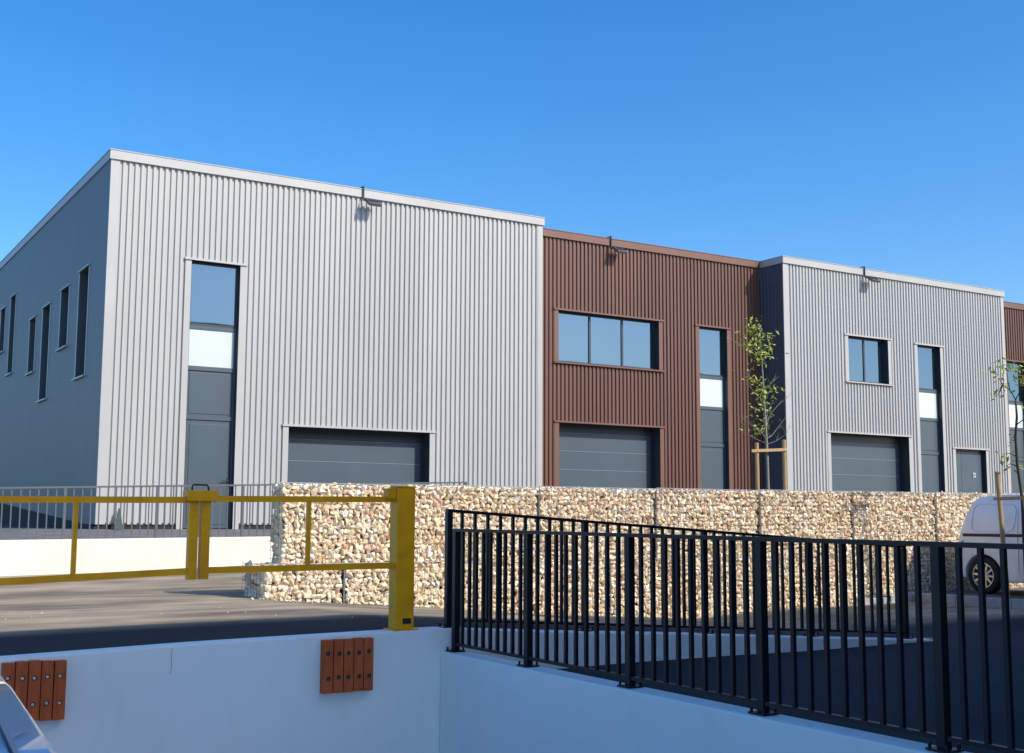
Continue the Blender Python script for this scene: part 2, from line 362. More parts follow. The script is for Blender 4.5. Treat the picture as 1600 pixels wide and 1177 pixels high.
def clad(name, mat_, parent, a, b, z0, z1, openings, F, depth=0.037, pitch=PITCH):
    mb = MB(); cuts = sorted({a, b} | {q for o_ in openings for q in (o_[0], o_[1]) if a < q < b})
    for s0, s1 in zip(cuts[:-1], cuts[1:]):
        mid = (s0+s1)/2; iv = sorted((o_[2], o_[3]) for o_ in openings if o_[0] < mid < o_[1]); z = z0
        for lo, hi in iv:
            if lo > z: corr_into(mb, s0, s1, z, lo, F, depth, pitch)
            z = max(z, hi)
        if z < z1: corr_into(mb, s0, s1, z, z1, F, depth, pitch)
    return mb.build(name, mat_, parent)

def reveal(parent, x0, x1, z0, z1, y0, y1, m_):
    """four faces lining an opening, thin plates outside the opening edge"""
    t = 0.012
    mb = MB(); mb.box(x0-t, x0, y0, y1, z0-t, z1+t); mb.box(x1, x1+t, y0, y1, z0-t, z1+t)
    mb.box(x0, x1, y0, y1, z1, z1+t); mb.box(x0, x1, y0, y1, z0-t, z0)
    mb.build('reveal', m_, parent)
def flashings(parent, x0, x1, z0, z1, Y, m_, sill=False, w=0.13):
    """flat trims left and right, drip strip on top that overhangs them"""
    box('jamb_flashing', m_, parent, x0-w, x0-0.002, Y-0.006, Y+0.004, z0, z1)
    box('jamb_flashing', m_, parent, x1+0.002, x1+w, Y-0.006, Y+0.004, z0, z1)
    box('lintel_flashing', m_, parent, x0-w-0.02, x1+w+0.02, Y-0.035, Y+0.03, z1, z1+0.045)
    if sill: box('sill', m_, parent, x0-w-0.02, x1+w+0.02, Y-0.055, Y+0.14, z0-0.05, z0-0.013)
def window(parent, x0, x1, z0, z1, Y, n, m_frame=M_ANTHD, fw_=0.045, glass=M_GLASS):
    fr = MB()
    fr.box(x0, x0+fw_, Y, Y+.06, z0, z1); fr.box(x1-fw_, x1, Y, Y+.06, z0, z1)
    fr.box(x0+fw_, x1-fw_, Y, Y+.06, z0, z0+fw_); fr.box(x0+fw_, x1-fw_, Y, Y+.06, z1-fw_, z1)
    W = (x1-x0-2*fw_)/n
    for i in range(1, n): fr.box(x0+fw_+i*W-.03, x0+fw_+i*W+.03, Y+.002, Y+.058, z0+fw_, z1-fw_)
    wo_ = fr.build('window', m_frame, parent)
    for i in range(n):
        a = x0+fw_+i*W+(.03 if i else 0); b = x0+fw_+(i+1)*W-(.03 if i < n-1 else 0)
        tilt = random.uniform(-.002, .002)
        MB().hexa([(a,Y+.025+tilt,z0+fw_),(b,Y+.025-tilt,z0+fw_),(b,Y+.04,z0+fw_),(a,Y+.04,z0+fw_),
                   (a,Y+.025,z1-fw_),(b,Y+.025,z1-fw_),(b,Y+.04,z1-fw_),(a,Y+.04,z1-fw_)]).build('pane', glass, wo_)
    return wo_
def entrance(parent, x0, x1, Y, zb, m_reveal, m_trim, handle_right=True):
    """tall strip: window, white pane, grey panel, door"""
    zt = 5.41; Yi = Y+.13
    reveal(parent, x0, x1, zb, zt, Y, Yi+.08, m_reveal); flashings(parent, x0, x1, zb, zt, Y, m_trim)
    window(parent, x0, x1, 4.05, zt, Yi, 1)
    f = MB()
    f.box(x0, x0+.045, Yi, Yi+.06, zb, 4.048); f.box(x1-.045, x1, Yi, Yi+.06, zb, 4.048)
    for z, h in ((3.975, .073), (3.10, .09), (2.06, .09)): f.box(x0+.045, x1-.045, Yi, Yi+.06, z, z+h)
    f.build('frame', M_ANTH, parent)
    o = box('infill_panel', M_WPANEL, parent, x0+.045, x1-.045, Yi+.02, Yi+.05, 3.19, 3.975); o['label'] = 'glossy white panel'
    pn = MB().box(x0+.045, x1-.045, Yi+.028, Yi+.05, 2.15, 3.10)
    pn.box(x0+.085, x1-.085, Yi+.018, Yi+.03, 2.19, 3.06)
    o = pn.build('infill_panel', M_ANTH, parent, bevel=0.003); o['label'] = 'dark grey panel'
    d = MB().box(x0+.055, x1-.055, Yi+.022, Yi+.05, zb+.02, 2.05)
    d.box(x0+.12, x1-.12, Yi+.012, Yi+.024, zb+.1, 1.97)
    do = d.build('door', M_ANTH, parent, bevel=0.003)
    hz = zb+1.02; s = 1 if handle_right else -1; hx = x1-.10 if handle_right else x0+.1
    h = MB().box(hx-.018, hx+.018, Yi+.004, Yi+.011, hz-.11, hz+.05)
    h.tube([(hx, Yi+.004, hz), (hx, Yi-.045, hz)], .010, 8); h.tube([(hx, Yi-.045, hz), (hx-.06*s, Yi-.05, hz+.004), (hx-.13*s, Yi-.045, hz-.006)], .010, 8)
    h.build('handle', M_BLACK, do)
    box('threshold', M_TRIM, parent, x0+.01, x1-.01, Y-.02, Yi-.005, zb-.03, zb+.002)
def garage(parent, x0, x1, zt, zb, Y, zl, m_reveal, m_trim):
    """recessed sectional door; zl = height of one joint between its panels"""
    Yi = Y+.36
    reveal(parent, x0, x1, zb, zt, Y, Yi+.1, m_reveal); flashings(parent, x0, x1, zb, zt, Y, m_trim)
    f = MB().box(x0, x0+.05, Yi-.01, Yi+.08, zb, zt).box(x1-.05, x1, Yi-.01, Yi+.08, zb, zt)
    f.box(x0+.05, x1-.05, Yi-.012, Yi+.08, zl+.495, zt); f.box(x0+.05, x1-.05, Yi-.03, Yi-.012, zt-.14, zt-.06); f.build('door_frame', M_ANTHD, parent)
    dr = MB().box(x0+.05, x1-.05, Yi+.06, Yi+.08, zb, zl+.495).build('garage_door', M_ANTHD, parent)
    z = zl+.48
    while z > zb:
        lo = max(z-.48, zb)
        a, b, c = Yi, Yi+.05, 0.014
        n = MB(); x_0, x_1 = x0+.05, x1-.05
        # chamfered top edge, small horizontal press lines
        n.v = [(x_0,a,lo+.004),(x_1,a,lo+.004),(x_1,a,z-c-.004),(x_0,a,z-c-.004),(x_0,a+c,z-.004),(x_1,a+c,z-.004),(x_0,b,z-.004),(x_1,b,z-.004),(x_0,b,lo+.004),(x_1,b,lo+.004)]
        n.f = [(0,1,2,3),(3,2,5,4),(4,5,7,6),(0,8,9,1),(0,3,4,6,8),(1,9,7,5,2)]
        n.build('door_panel', M_ANTH, dr)
        box('joint_glint', M_GLINT, dr, x_0+.002, x_1-.002, a-.004, a+.02, z-.011, z+.005)  # added strip, its pale colour stands in for the sun glint on the joint
        z -= .48
def frontF(Y): return lambda s, d, z: (s, Y+d, z)

def unit(name, label, cat, X0, X1, Y, openings, m_c, m_t, left_depth=0, zb=-.12, left_mat=None, depth=42, top=7.5, corner=.18, sideopen=None, right=True):
    u = thing(name, label, cat, ((X0+X1)/2, Y+depth/2, zb))
    clad('wall', m_c, u, X0+corner, X1-.14, zb, top-.17, [(o_[0], o_[1], o_[2], o_[3]) for o_ in openings], frontF(Y))
    # corner trims
    box('corner_trim', m_t, u, X0, X0+corner+.004, Y-.008, Y+.02, zb, top-.18)
    box('corner_trim', m_t, u, X1-.144, X1, Y-.008, Y+.02, zb, top-.18)
    # coping
    f = MB().box(X0-.03, X1+(.03 if right else 0), Y-.045, Y+.30, top-.185, top)
    f.box(X0-.042, X1+(.042 if right else 0), Y-.057, Y+.31, top, top+.018)
    f.build('coping', m_t, u)
    sc_ = MB().box(X0-.03, X0+.30, Y+.302, Y+depth, top-.185, top).box(X0-.042, X0+.31, Y+.312, Y+depth, top, top+.018)
    sc_.build('side_coping', M_TRIM if m_t is M_TRIM else m_t, u)
    box('roof', M_ROOF, u, X0+.31, X1-.02, Y+.35, Y+depth, top-.6, top-.45)
    # structure behind the sheet, split round the openings so that recesses stay open
    bk = MB(); ops = sorted(openings); x = X0+.05
    for (a, b, c, d, dp) in ops:
        bk.box(x, a-.014, Y+.06, Y+.7, zb+.02, top-.7); 
        if c > zb+.1: bk.box(a-.014, b+.014, Y+.06, Y+.7, zb+.02, c-.014)
        bk.box(a-.014, b+.014, Y+.06, Y+.7, d+.014, top-.7)
        bk.box(a-.014, b+.014, Y+dp, Y+.7, max(c-.014, zb), d+.014)
        x = b+.014
    bk.box(x, X1-.03, Y+.06, Y+.7, zb+.02, top-.7)
    bk.build('inner_wall', M_ANTHD, u)
    x = X0+.01
    for (a, b, c, d, dp) in ops:
        if c < zb+.1: box('plinth', M_PLINTH, u, x, a, Y+.035, Y+.055, -1.4, zb+.03); x = b
    box('plinth', M_PLINTH, u, x, X1-.01, Y+.035, Y+.055, -1.4, zb+.03)
    return u

# --- left grey unit
E1 = (7.49, 8.55, -.22, 5.41, .25); G1 = (9.74, 13.19, -.22, 2.0, .52)
u1 = unit('industrial_unit', 'large pale grey corrugated unit at the left end, its slate side wall with narrow windows', 'building', 5.75, 16.30, 25.0, [E1, G1], M_GREY, M_TRIM)
entrance(u1, 7.49, 8.55, 25.0, -.22, M_ANTHD, M_TRIM)
garage(u1, 9.74, 13.19, 2.0, -.22, 25.0, 1.28, M_ANTHD, M_TRIM)
SW = [(26.55, 27.42, 3.02, 5.36), (28.46, 29.30, 3.88, 5.24), (30.52, 31.38, 2.85, 5.13), (32.27, 33.05, 3.68, 5.06), (35.36, 36.10, 3.96, 6.12), (36.95, 37.70, 4.74, 5.99),
      (39.0, 39.8, 3.9, 6.1), (41.2, 42.0, 2.9, 5.1), (44.5, 45.3, 3.9, 6.0)]
sideF = lambda s, d, z: (5.75+d, s, z)
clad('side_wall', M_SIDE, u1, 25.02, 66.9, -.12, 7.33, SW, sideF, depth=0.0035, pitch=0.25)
bk = MB(); y = 25.72
for a, b, c, d in SW:
    bk.box(5.80, 6.3, y, a-.014, -.1, 6.8); bk.box(5.80, 6.3, a-.014, b+.014, -.1, c-.014); bk.box(5.80, 6.3, a-.014, b+.014, d+.014, 6.8); bk.box(6.05, 6.3, a-.014, b+.014, c-.014, d+.014); y = b+.014
bk.box(5.80, 6.3, y, 66.8, -.1, 6.8); bk.build('inner_wall', M_ANTHD, u1)
for a, b, c, d in SW:
    mb = MB(); t = .012
    mb.box(5.75, 6.0, a-t, a, c-t, d+t).box(5.75, 6.0, b, b+t, c-t, d+t).box(5.75, 6.0, a, b, d, d+t).box(5.75, 6.0, a, b, c-t, c)
    mb.build('reveal', M_ANTH, u1)
    fl = MB().box(5.742, 5.752, a-.07, a-.003, c, d).box(5.742, 5.752, b+.003, b+.07, c, d)
    fl.box(5.715, 5.76, a-.10, b+.10, d+.002, d+.035).box(5.69, 5.76, a-.10, b+.10, c-.05, c-.014)
    fl.build('window_flashing', M_TRIM, u1)
    fr = MB().box(5.93, 5.97, a, a+.045, c, d).box(5.93, 5.97, b-.045, b, c, d).box(5.93, 5.97, a+.045, b-.045, c, c+.045).box(5.93, 5.97, a+.045, b-.045, d-.045, d)
    wo_ = fr.build('window', M_ANTHD, u1)
    box('pane', M_DGLASS, wo_, 5.945, 5.955, a+.045, b-.045, c+.045, d-.045)
# dark bitumen footing that rises along the side
MB().hexa([(5.735,25.03,-.5),(5.80,25.03,-.5),(5.80,36,-.5),(5.735,36,-.5),(5.735,25.03,-.16),(5.80,25.03,-.16),(5.80,36,.40),(5.735,36,.40)]).hexa(
    [(5.735,36,-.5),(5.80,36,-.5),(5.80,60,-.5),(5.735,60,-.5),(5.735,36,.40),(5.80,36,.40),(5.80,60,.42),(5.735,60,.42)]).build('side_footing', M_PLINTH, u1)
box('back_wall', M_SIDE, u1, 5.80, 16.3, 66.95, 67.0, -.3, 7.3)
box('party_wall', M_GREY, u1, 16.24, 16.298, 25.06, 66.9, -1.0, 7.3)

# --- brown unit
YB = 25.93
o_w = (17.40, 20.70, 4.08, 5.42, .30); E2 = (22.13, 23.15, -.6, 5.41, .25); G2 = (17.42, 20.71, -.6, 2.5, .52)
def unit_brown(X0, X1, label, top, win, ent, gar, zb=-.5):
    ops = [q for q in (ent,) if q]
    # window above garage share the same columns: give the backing both
    u = thing('industrial_unit', label, 'building', ((X0+X1)/2, YB+20, zb))
    allo = [q[:4] for q in (win, ent, gar) if q]
    clad('wall', M_BROWN, u, X0+.02, X1-.02, zb, top-.17, allo, frontF(YB))
    f = MB().box(X0+.002, X1-.045, YB-.045, YB+.30, top-.185, top).box(X0+.002, X1-.045, YB-.057, YB+.31, top, top+.018); f.build('coping', M_BTRIM, u)
    box('roof', M_ROOF, u, X0+.02, X1-.02, YB+.35, YB+40, top-.6, top-.45)
    bk = MB(); cols = sorted({X0+.05, X1-.05} | {q for o_ in allo for q in (o_[0]-.014, o_[1]+.014) if X0+.05 < q < X1-.05})
    for a, b in zip(cols[:-1], cols[1:]):
        mid = (a+b)/2; z = zb
        for o_ in sorted([q for q in (win, ent, gar) if q and q[0]-.014 < mid < q[1]+.014], key=lambda q: q[2]):
            if o_[2]-.014 > z: bk.box(a, b, YB+.06, YB+.7, z, o_[2]-.014)
            bk.box(a, b, YB+o_[4], YB+.7, max(o_[2]-.014, zb), o_[3]+.014); z = o_[3]+.014
        bk.box(a, b, YB+.06, YB+.7, z, top-.7)
    bk.build('inner_wall', M_ANTHD, u)
    if win:
        reveal(u, win[0], win[1], win[2], win[3], YB, YB+.25, M_ANTHD); flashings(u, win[0], win[1], win[2], win[3], YB, M_BTRIM, sill=True)
        window(u, win[0], win[1], win[2], win[3], YB+.17, 3)
    if ent: entrance(u, ent[0], ent[1], YB, ent[2], M_ANTHD, M_BTRIM)
    if gar: garage(u, gar[0], gar[1], gar[3], gar[2], YB, 1.80, M_ANTHD, M_BTRIM)
    box('back_wall', M_BROWN, u, X0+.05, X1-.05, YB+39.95, YB+40, -1, 7.2)
    return u
unit_brown(16.30, 24.46, 'brown corrugated unit set back between the two grey units', 7.5, o_w, E2, G2)
unit_brown(34.25, 42.4, 'brown corrugated unit at the far right, mostly cut off by the frame', 7.42, None, (35.58, 36.58, -.6, 5.41, .25), (38.2, 41.4, -.6, 2.5, .52))

# --- right grey unit
G3 = (26.20, 29.50, -.6, 2.55, .52); W3 = (27.02, 28.71, 4.10, 5.44, .30); E3 = (30.02, 31.06, -.6, 5.41, .25); D3 = (31.62, 33.07, -.6, 2.27, .25)
u3 = thing('industrial_unit', 'pale grey corrugated unit on the right with a two-pane window and a double door', 'building', (29, 45, -.5))
X0, X1, Y, zb, top = 24.46, 34.25, 25.0, -.5, 7.5
ops3 = [G3, W3, E3, D3]
clad('wall', M_GREY, u3, X0+.16, X1-.14, zb, top-.17, [q[:4] for q in ops3], frontF(Y))
box('corner_trim', M_TRIM, u3, X0, X0+.164, Y-.008, Y+.02, zb, top-.18); box('corner_trim', M_TRIM, u3, X1-.144, X1, Y-.008, Y+.02, zb, top-.18)
MB().box(X0-.03, X1+.03, Y-.045, Y+.30, top-.185, top).box(X0-.042, X1+.042, Y-.057, Y+.31, top, top+.018).build('coping', M_TRIM, u3)
MB().box(X0-.03, X0+.30, Y+.302, Y+41, top-.185, top).box(X0-.042, X0+.31, Y+.312, Y+41, top, top+.018).build('side_coping', M_TRIM, u3)
clad('side_wall', M_SIDE_SHADED, u3, 25.02, 66, zb, 7.33, [], lambda s, d, z: (X0+d, s, z), depth=0.03, pitch=0.14)
box('roof', M_ROOF, u3, X0+.31, X1-.02, Y+.35, Y+41, top-.6, top-.45)
bk = MB(); cols = sorted({X0+.05, X1-.05} | {q for o_ in ops3 for q in (o_[0]-.014, o_[1]+.014)})
for a, b in zip(cols[:-1], cols[1:]):
    mid = (a+b)/2; z = zb
    for o_ in sorted([q for q in ops3 if q[0]-.014 < mid < q[1]+.014], key=lambda q: q[2]):
        if o_[2]-.014 > z: bk.box(a, b, Y+.06, Y+.7, z, o_[2]-.014)
        bk.box(a, b, Y+o_[4], Y+.7, max(o_[2]-.014, zb), o_[3]+.014); z = o_[3]+.014
    bk.box(a, b, Y+.06, Y+.7, z, top-.7)
bk.build('inner_wall', M_ANTHD, u3)
garage(u3, 26.20, 29.50, 2.55, -.6, Y, 1.85, M_ANTHD, M_TRIM)
entrance(u3, 30.02, 31.06, Y, -.6, M_ANTHD, M_TRIM)
reveal(u3, W3[0], W3[1], W3[2], W3[3], Y, Y+.25, M_ANTHD); flashings(u3, W3[0], W3[1], W3[2], W3[3], Y, M_TRIM, sill=True)
window(u3, W3[0], W3[1], W3[2], W3[3], Y+.17, 2)
reveal(u3, 31.62, 33.07, -.6, 2.27, Y, Y+.2, M_ANTHD); flashings(u3, 31.62, 33.07, -.6, 2.27, Y, M_TRIM)
Yi = Y+.13
MB().box(31.62, 31.67, Yi, Yi+.06, -.6, 2.27).box(33.02, 33.07, Yi, Yi+.06, -.6, 2.27).box(31.67, 33.02, Yi, Yi+.06, 2.21, 2.27).build('frame', M_ANTHD, u3)
box('door', M_ANTH, u3, 31.675, 32.035, Yi+.015, Yi+.05, -.58, 2.2)
d = box('door', M_ANTH, u3, 32.045, 33.015, Yi+.015, Yi+.05, -.58, 2.2)
MB().box(32.56, 32.70, Yi-.005, Yi+.012, 1.40, 1.55).tube([(32.58, Yi-.005, 1.5), (32.63, Yi-.05, 1.48), (32.70, Yi-.005, 1.5)], .012, 6).build('handle', M_TRIM, d)
box('back_wall', M_SIDE, u3, X0+.05, X1, 65.9, 66, -1, 7.2)
box('party_wall', M_GREY, u3, X1-.06, X1-.002, 25.06, 65.8, -1.0, 7.3)

# --- row of units behind the viewer; it throws the shade over the foreground
def back_unit(label, X0, X1, Yf, top, m_c, m_t, depth, ops):
    u = thing('industrial_unit', label, 'building', ((X0+X1)/2, Yf-depth/2, -1.5))
    zb = -1.2
    clad('wall', m_c, u, X0, X1, zb, top-.17, [q for q in ops], lambda s, d, z: (s, Yf-d, z))
    MB().box(X0-.03, X1+.03, Yf-.3, Yf+.045, top-.185, top+.01).build('coping', m_t, u)
    MB().box(X0+.01, X1-.01, Yf-depth, Yf-.5, -1.9, top-.3).box(X0+.01, X1-.01, Yf-.5, Yf-.05, -1.9, zb+.1).build('body', m_c, u)
    bk = MB(); cols = sorted({X0+.01, X1-.01} | {q for o_ in ops for q in (o_[0], o_[1])})
    for a, b in zip(cols[:-1], cols[1:]):
        z = zb+.1
        for o_ in sorted([q for q in ops if q[0] < (a+b)/2 < q[1]], key=lambda q: q[2]):
            if o_[2] > z: bk.box(a, b, Yf-.5, Yf-.05, z, o_[2])
            z = max(z, o_[3])
        bk.box(a, b, Yf-.5, Yf-.05, z, top-.2)
    bk.build('inner_wall', m_c, u)
    for a, b, c, d in ops:
        if c > 0: 
            f = MB().box(a, b, Yf-.25, Yf-.2, c, d).build('window', M_ANTHD, u); box('pane', M_GLASS, f, a+.06, b-.06, Yf-.2, Yf-.19, c+.06, d-.06)
        else:
            f = MB().box(a, b, Yf-.35, Yf-.3, c, d).build('garage_door', M_ANTH, u)
    return u
back_unit('brown corrugated unit out of frame right of the viewer', 5.3, 13.68, 1.25, 7.45, M_BROWN, M_BTRIM, 22, [(6.5, 9.8, -1.1, 2.4), (6.5, 9.8, 4.1, 5.4), (11, 12, -1.1, 5.4)])
back_unit('tall grey corrugated unit out of frame at the far right', 13.7, 42, 3.0, 7.72, M_GREY, M_TRIM, 24, [(15, 18.3, -1.1, 2.4), (16, 17.7, 4.1, 5.4), (20, 21, -1.1, 5.4), (27, 30.3, -1.1, 2.4)])

# ------------------------------------------------------------------ floodlights
def floodlight(x, Y, label):
    t = thing('floodlight', label, 'lamp', (x, Y-.05, 7.3), 'floodlights on brackets at the roof edge')
    a = MB().bar((x, Y-.075, 7.26), (x, Y-.075, 7.56), .03, .03).bar((x, Y-.075, 7.56), (x, Y+.15, 7.56), .03, .03)
    a.bar((x, Y-.075, 7.24), (x+.02, Y-.22, 7.22), .035, .03); a.bar((x-.02, Y-.21, 7.22), (x+.30, Y-.21, 7.22), .02, .02)
    a.build('bracket', M_BLACK, t)
    # head tilted down and outward
    c = Vector((x+.17, Y-.25, 7.165)); ux = Vector((1, 0, 0)); uy = Vector((0, -.82, -.57)).normalized(); uz = ux.cross(uy).normalized()
    def P(i, j, k): return c+ux*i+uy*j+uz*k
    def hx(mb, w_, l_, z0, z1, w2=None, l2=None):
        w2 = w2 or w_; l2 = l2 or l_
        mb.hexa([P(-w_,-l_,z0),P(w_,-l_,z0),P(w_,l_,z0),P(-w_,l_,z0),P(-w2,-l2,z1),P(w2,-l2,z1),P(w2,l2,z1),P(-w2,l2,z1)]); return mb
    s = -1 if uz.z > 0 else 1
    hx(MB(), .16, .125, -.035, .03).build('housing', M_GALV, t, bevel=.008)
    mb = MB()
    for k in range(7): 
        xx = -.12+k*.04; mb.hexa([P(xx-.004,-.09,-s*.029),P(xx+.004,-.09,-s*.03),P(xx+.004,.09,-s*.03),P(xx-.004,.09,-s*.03),P(xx-.004,-.07,-s*.055),P(xx+.004,-.07,-s*.055),P(xx+.004,.07,-s*.055),P(xx-.004,.07,-s*.055)])
    mb.build('cooling_fins', M_GALV, t)
    hx(MB(), .14, .105, s*.036, s*.042).build('lens', M_LAMP, t)
floodlight(11.37, 25.0, 'black bracket floodlight at the roof edge of the left grey unit')
floodlight(19.05, YB, 'black bracket floodlight at the roof edge of the brown unit')
floodlight(27.72, 25.0, 'black bracket floodlight at the roof edge of the right grey unit')

# ------------------------------------------------------------------ railings
def railing(name, label, m_, P0, P1, nbay, per, height, foot, post=.05, bal=.024, rail=(.05,.025), brz=.06, stations=None, group=None):
    """posts, balusters, two rails between P0 and P1 (x, y, z of the wall top)"""
    P0, P1 = Vector(P0), Vector(P1); t = thing(name, label, 'railing', P0, group)
    d = (P1-P0); H = Vector((0, 0, height)); h = Vector((d.x, d.y, 0)).normalized(); side = Vector((-h.y, h.x, 0))
    def prism(name_, c0, c1, w):   # vertical square bar aligned to the railing
        mb = MB(); q = [(-1,-1),(1,-1),(1,1),(-1,1)]
        mb.hexa([c0+h*i*w/2+side*j*w/2 for i, j in q]+[c1+h*i*w/2+side*j*w/2 for i, j in q]); return mb
    MB().bar(P0+H-h*.02-Vector((0,0,rail[1]/2)), P1+H+h*.02-Vector((0,0,rail[1]/2)), rail[0], rail[1]).build('top_rail', m_, t)
    st = stations or [i/nbay for i in range(nbay+1)]; nbay = len(st)-1
    for i in range(nbay):
        a = P0+d*st[i]; b = P0+d*st[i+1]; z = Vector((0, 0, brz))
        MB().bar(a+z+h*post/2, b+z-h*post/2, .035, .022).build('bottom_rail', m_, t)
        for k in range(1, per):
            c = a.lerp(b, k/per); prism('baluster', c+z+Vector((0,0,.011)), c+H-Vector((0,0,rail[1])), bal).build('baluster', m_, t)
    for i in range(nbay+1):
        c = P0+d*st[i]; po = prism('post', c+Vector((0,0,.01)), c+H-Vector((0,0,rail[1])), post).build('post', m_, t)
        if foot:
            mb = MB(); q = [(-1,-1),(1,-1),(1,1),(-1,1)]
            mb.hexa([c+h*a_*.065+side*b_*.06 for a_, b_ in q]+[c+Vector((0,0,.01))+h*a_*.065+side*b_*.06 for a_, b_ in q]); mb.build('base_plate', m_, po)
            for a_, b_ in q:
                e = c+h*a_*.05+side*b_*.045; MB().tube([e+Vector((0,0,.01)), e+Vector((0,0,.035))], .009, 6).build('bolt', m_, po)
    return t
railing('metal_railing', 'near black metal railing on the white side wall, running towards the viewer', M_NAVY, (4.97, 8.92, -1.0715), (4.97, -3.44, -1.132), 10, 10, 1.0, True, stations=[0]+[(8.92-(9.06-1.25*k))/12.36 for k in range(1, 11)])
railing('metal_railing', 'far black metal railing on the long white wall, seen through the near one', M_NAVY, (5.0, 9.11, -.892), (10.6, 9.11, -1.24), 4, 11, .985, True)
railing('metal_railing', 'grey metal railing on the low cream wall in front of the left unit', M_GALV, (4.24-1.48*8, 20.55, cztop(4.24-1.48*8)+.08), (4.24+1.48*5, 20.55, cztop(4.24+1.48*5)+.01), 13, 11, 1.0, False, post=.04, bal=.018, rail=(.045,.03), brz=.07)

# ------------------------------------------------------------------ yellow gate
def gate_post(x, label):
    z0 = walltop(x)
    t = thing('gate_post', label, 'post', (x, 9.1, z0), 'yellow gate posts')
    w_ = .082
    o = MB().box(x-w_, x+w_, 9.035, 9.175, z0+.008, .262)
    o.build('post', M_YEL, t, bevel=.006)
    box('base_plate', M_YEL, t, x-.115, x+.115, 9.005, 9.195, z0-.001, z0+.0095)
    box('cap', M_YEL, t, x-w_-.004, x+w_+.004, 9.03, 9.18, .2622, .275)
    box('slot', M_BLACK, t, x-.02, x+.055, 9.0325, 9.036, z0+.05, z0+.095)
    return t
gp = gate_post(4.56, 'thick yellow square gate post standing on the white dock wall')
box('hinge_bracket', M_YEL, gp, 4.40, 4.475, 9.06, 9.14, .17, .255)
gp2 = gate_post(1.10, 'yellow gate post at the outer end of the left gate leaf')
def leaf(label, xa, xb, zt_a, zt_b, zb_a, zb_b, xmid, endx, group='yellow gate leaves'):
    t = thing('gate_leaf', label, 'gate', ((xa+xb)/2, 9.1, -.4), group)
    MB().bar((xa, 9.1, zt_a), (xb, 9.1, zt_b), .04, .046).build('top_rail', M_YEL, t)
    MB().bar((xa, 9.1, zb_a), (xb, 9.1, zb_b), .04, .048).build('bottom_rail', M_YEL, t)
    f = (xmid-xa)/(xb-xa)
    box('upright', M_YEL, t, xmid-.016, xmid+.016, 9.085, 9.115, zb_a+(zb_b-zb_a)*f+.024, zt_a+(zt_b-zt_a)*f-.023)
    box('end_post', M_YEL, t, endx-.034, endx+.034, 9.066, 9.134, -.45, .128, bevel=.004)
    return t
leaf('right leaf of the low yellow gate, hinged on the thick post', 2.93, 4.48, .15, .165, -.385, -.372, 3.73, 2.895)
leaf('left leaf of the low yellow gate, running out of frame', 1.18, 2.77, .125, .14, -.45, -.39, 1.955, 2.805)
lb = thing('gate_latch', 'yellow latch box with a black handle where the two gate leaves meet', 'latch', (2.86, 9.1, .13))
box('latch_box', M_YEL, lb, 2.74, 2.975, 9.035, 9.165, .129, .212, bevel=.006)
MB().tube([(2.79, 9.1, .21), (2.793, 9.1, .246), (2.80, 9.1, .254), (2.905, 9.1, .254), (2.913, 9.1, .246), (2.92, 9.1, .21)], .007, 8).build('handle', M_BLACK, lb, smooth=True)

# ------------------------------------------------------------------ dock bumpers
def bumper(x0, x1, z0, z1, label, nuts):
    t = thing('dock_bumper', label, 'bumper', ((x0+x1)/2, 8.99, z0), 'rust-brown dock bumpers')
    n = 5; W = (x1-x0)/n
    for i in range(n):
        a = x0+i*W+.003; b = x0+(i+1)*W-.003; dy = random.uniform(-.004, .004); dz = random.uniform(-.005, .005)
        st = box('slat', M_RUB, t, a, b, 8.93+dy, 8.998, z0+dz, z1+dz, bevel=.004)
        for zz in (z0+.115, z1-.105):
            zz += random.uniform(-.006, .006); cx = (a+b)/2+random.uniform(-.006, .006)
            MB().tube([(cx, 8.9315+dy, zz), (cx, 8.928+dy, zz)], .0175, 12).build('bolt_hole', M_BLACK, st)
            if nuts: MB().tube([(cx-.004, 8.929+dy, zz), (cx-.004, 8.915+dy, zz)], .011, 6).build('bolt', M_STEEL, st)
            else: MB().tube([(cx-.003, 8.929+dy, zz-.003), (cx-.003, 8.925+dy, zz-.003)], .008, 6).build('bolt', M_ANTHD, st)
bumper(1.49, 1.91, -1.37, -.972, 'rust-brown slatted dock bumper with bright bolts, at the left edge behind the car', True)
bumper(3.81, 4.24, -1.335, -.93, 'rust-brown slatted dock bumper with dark bolt holes, left of the yellow post', False)

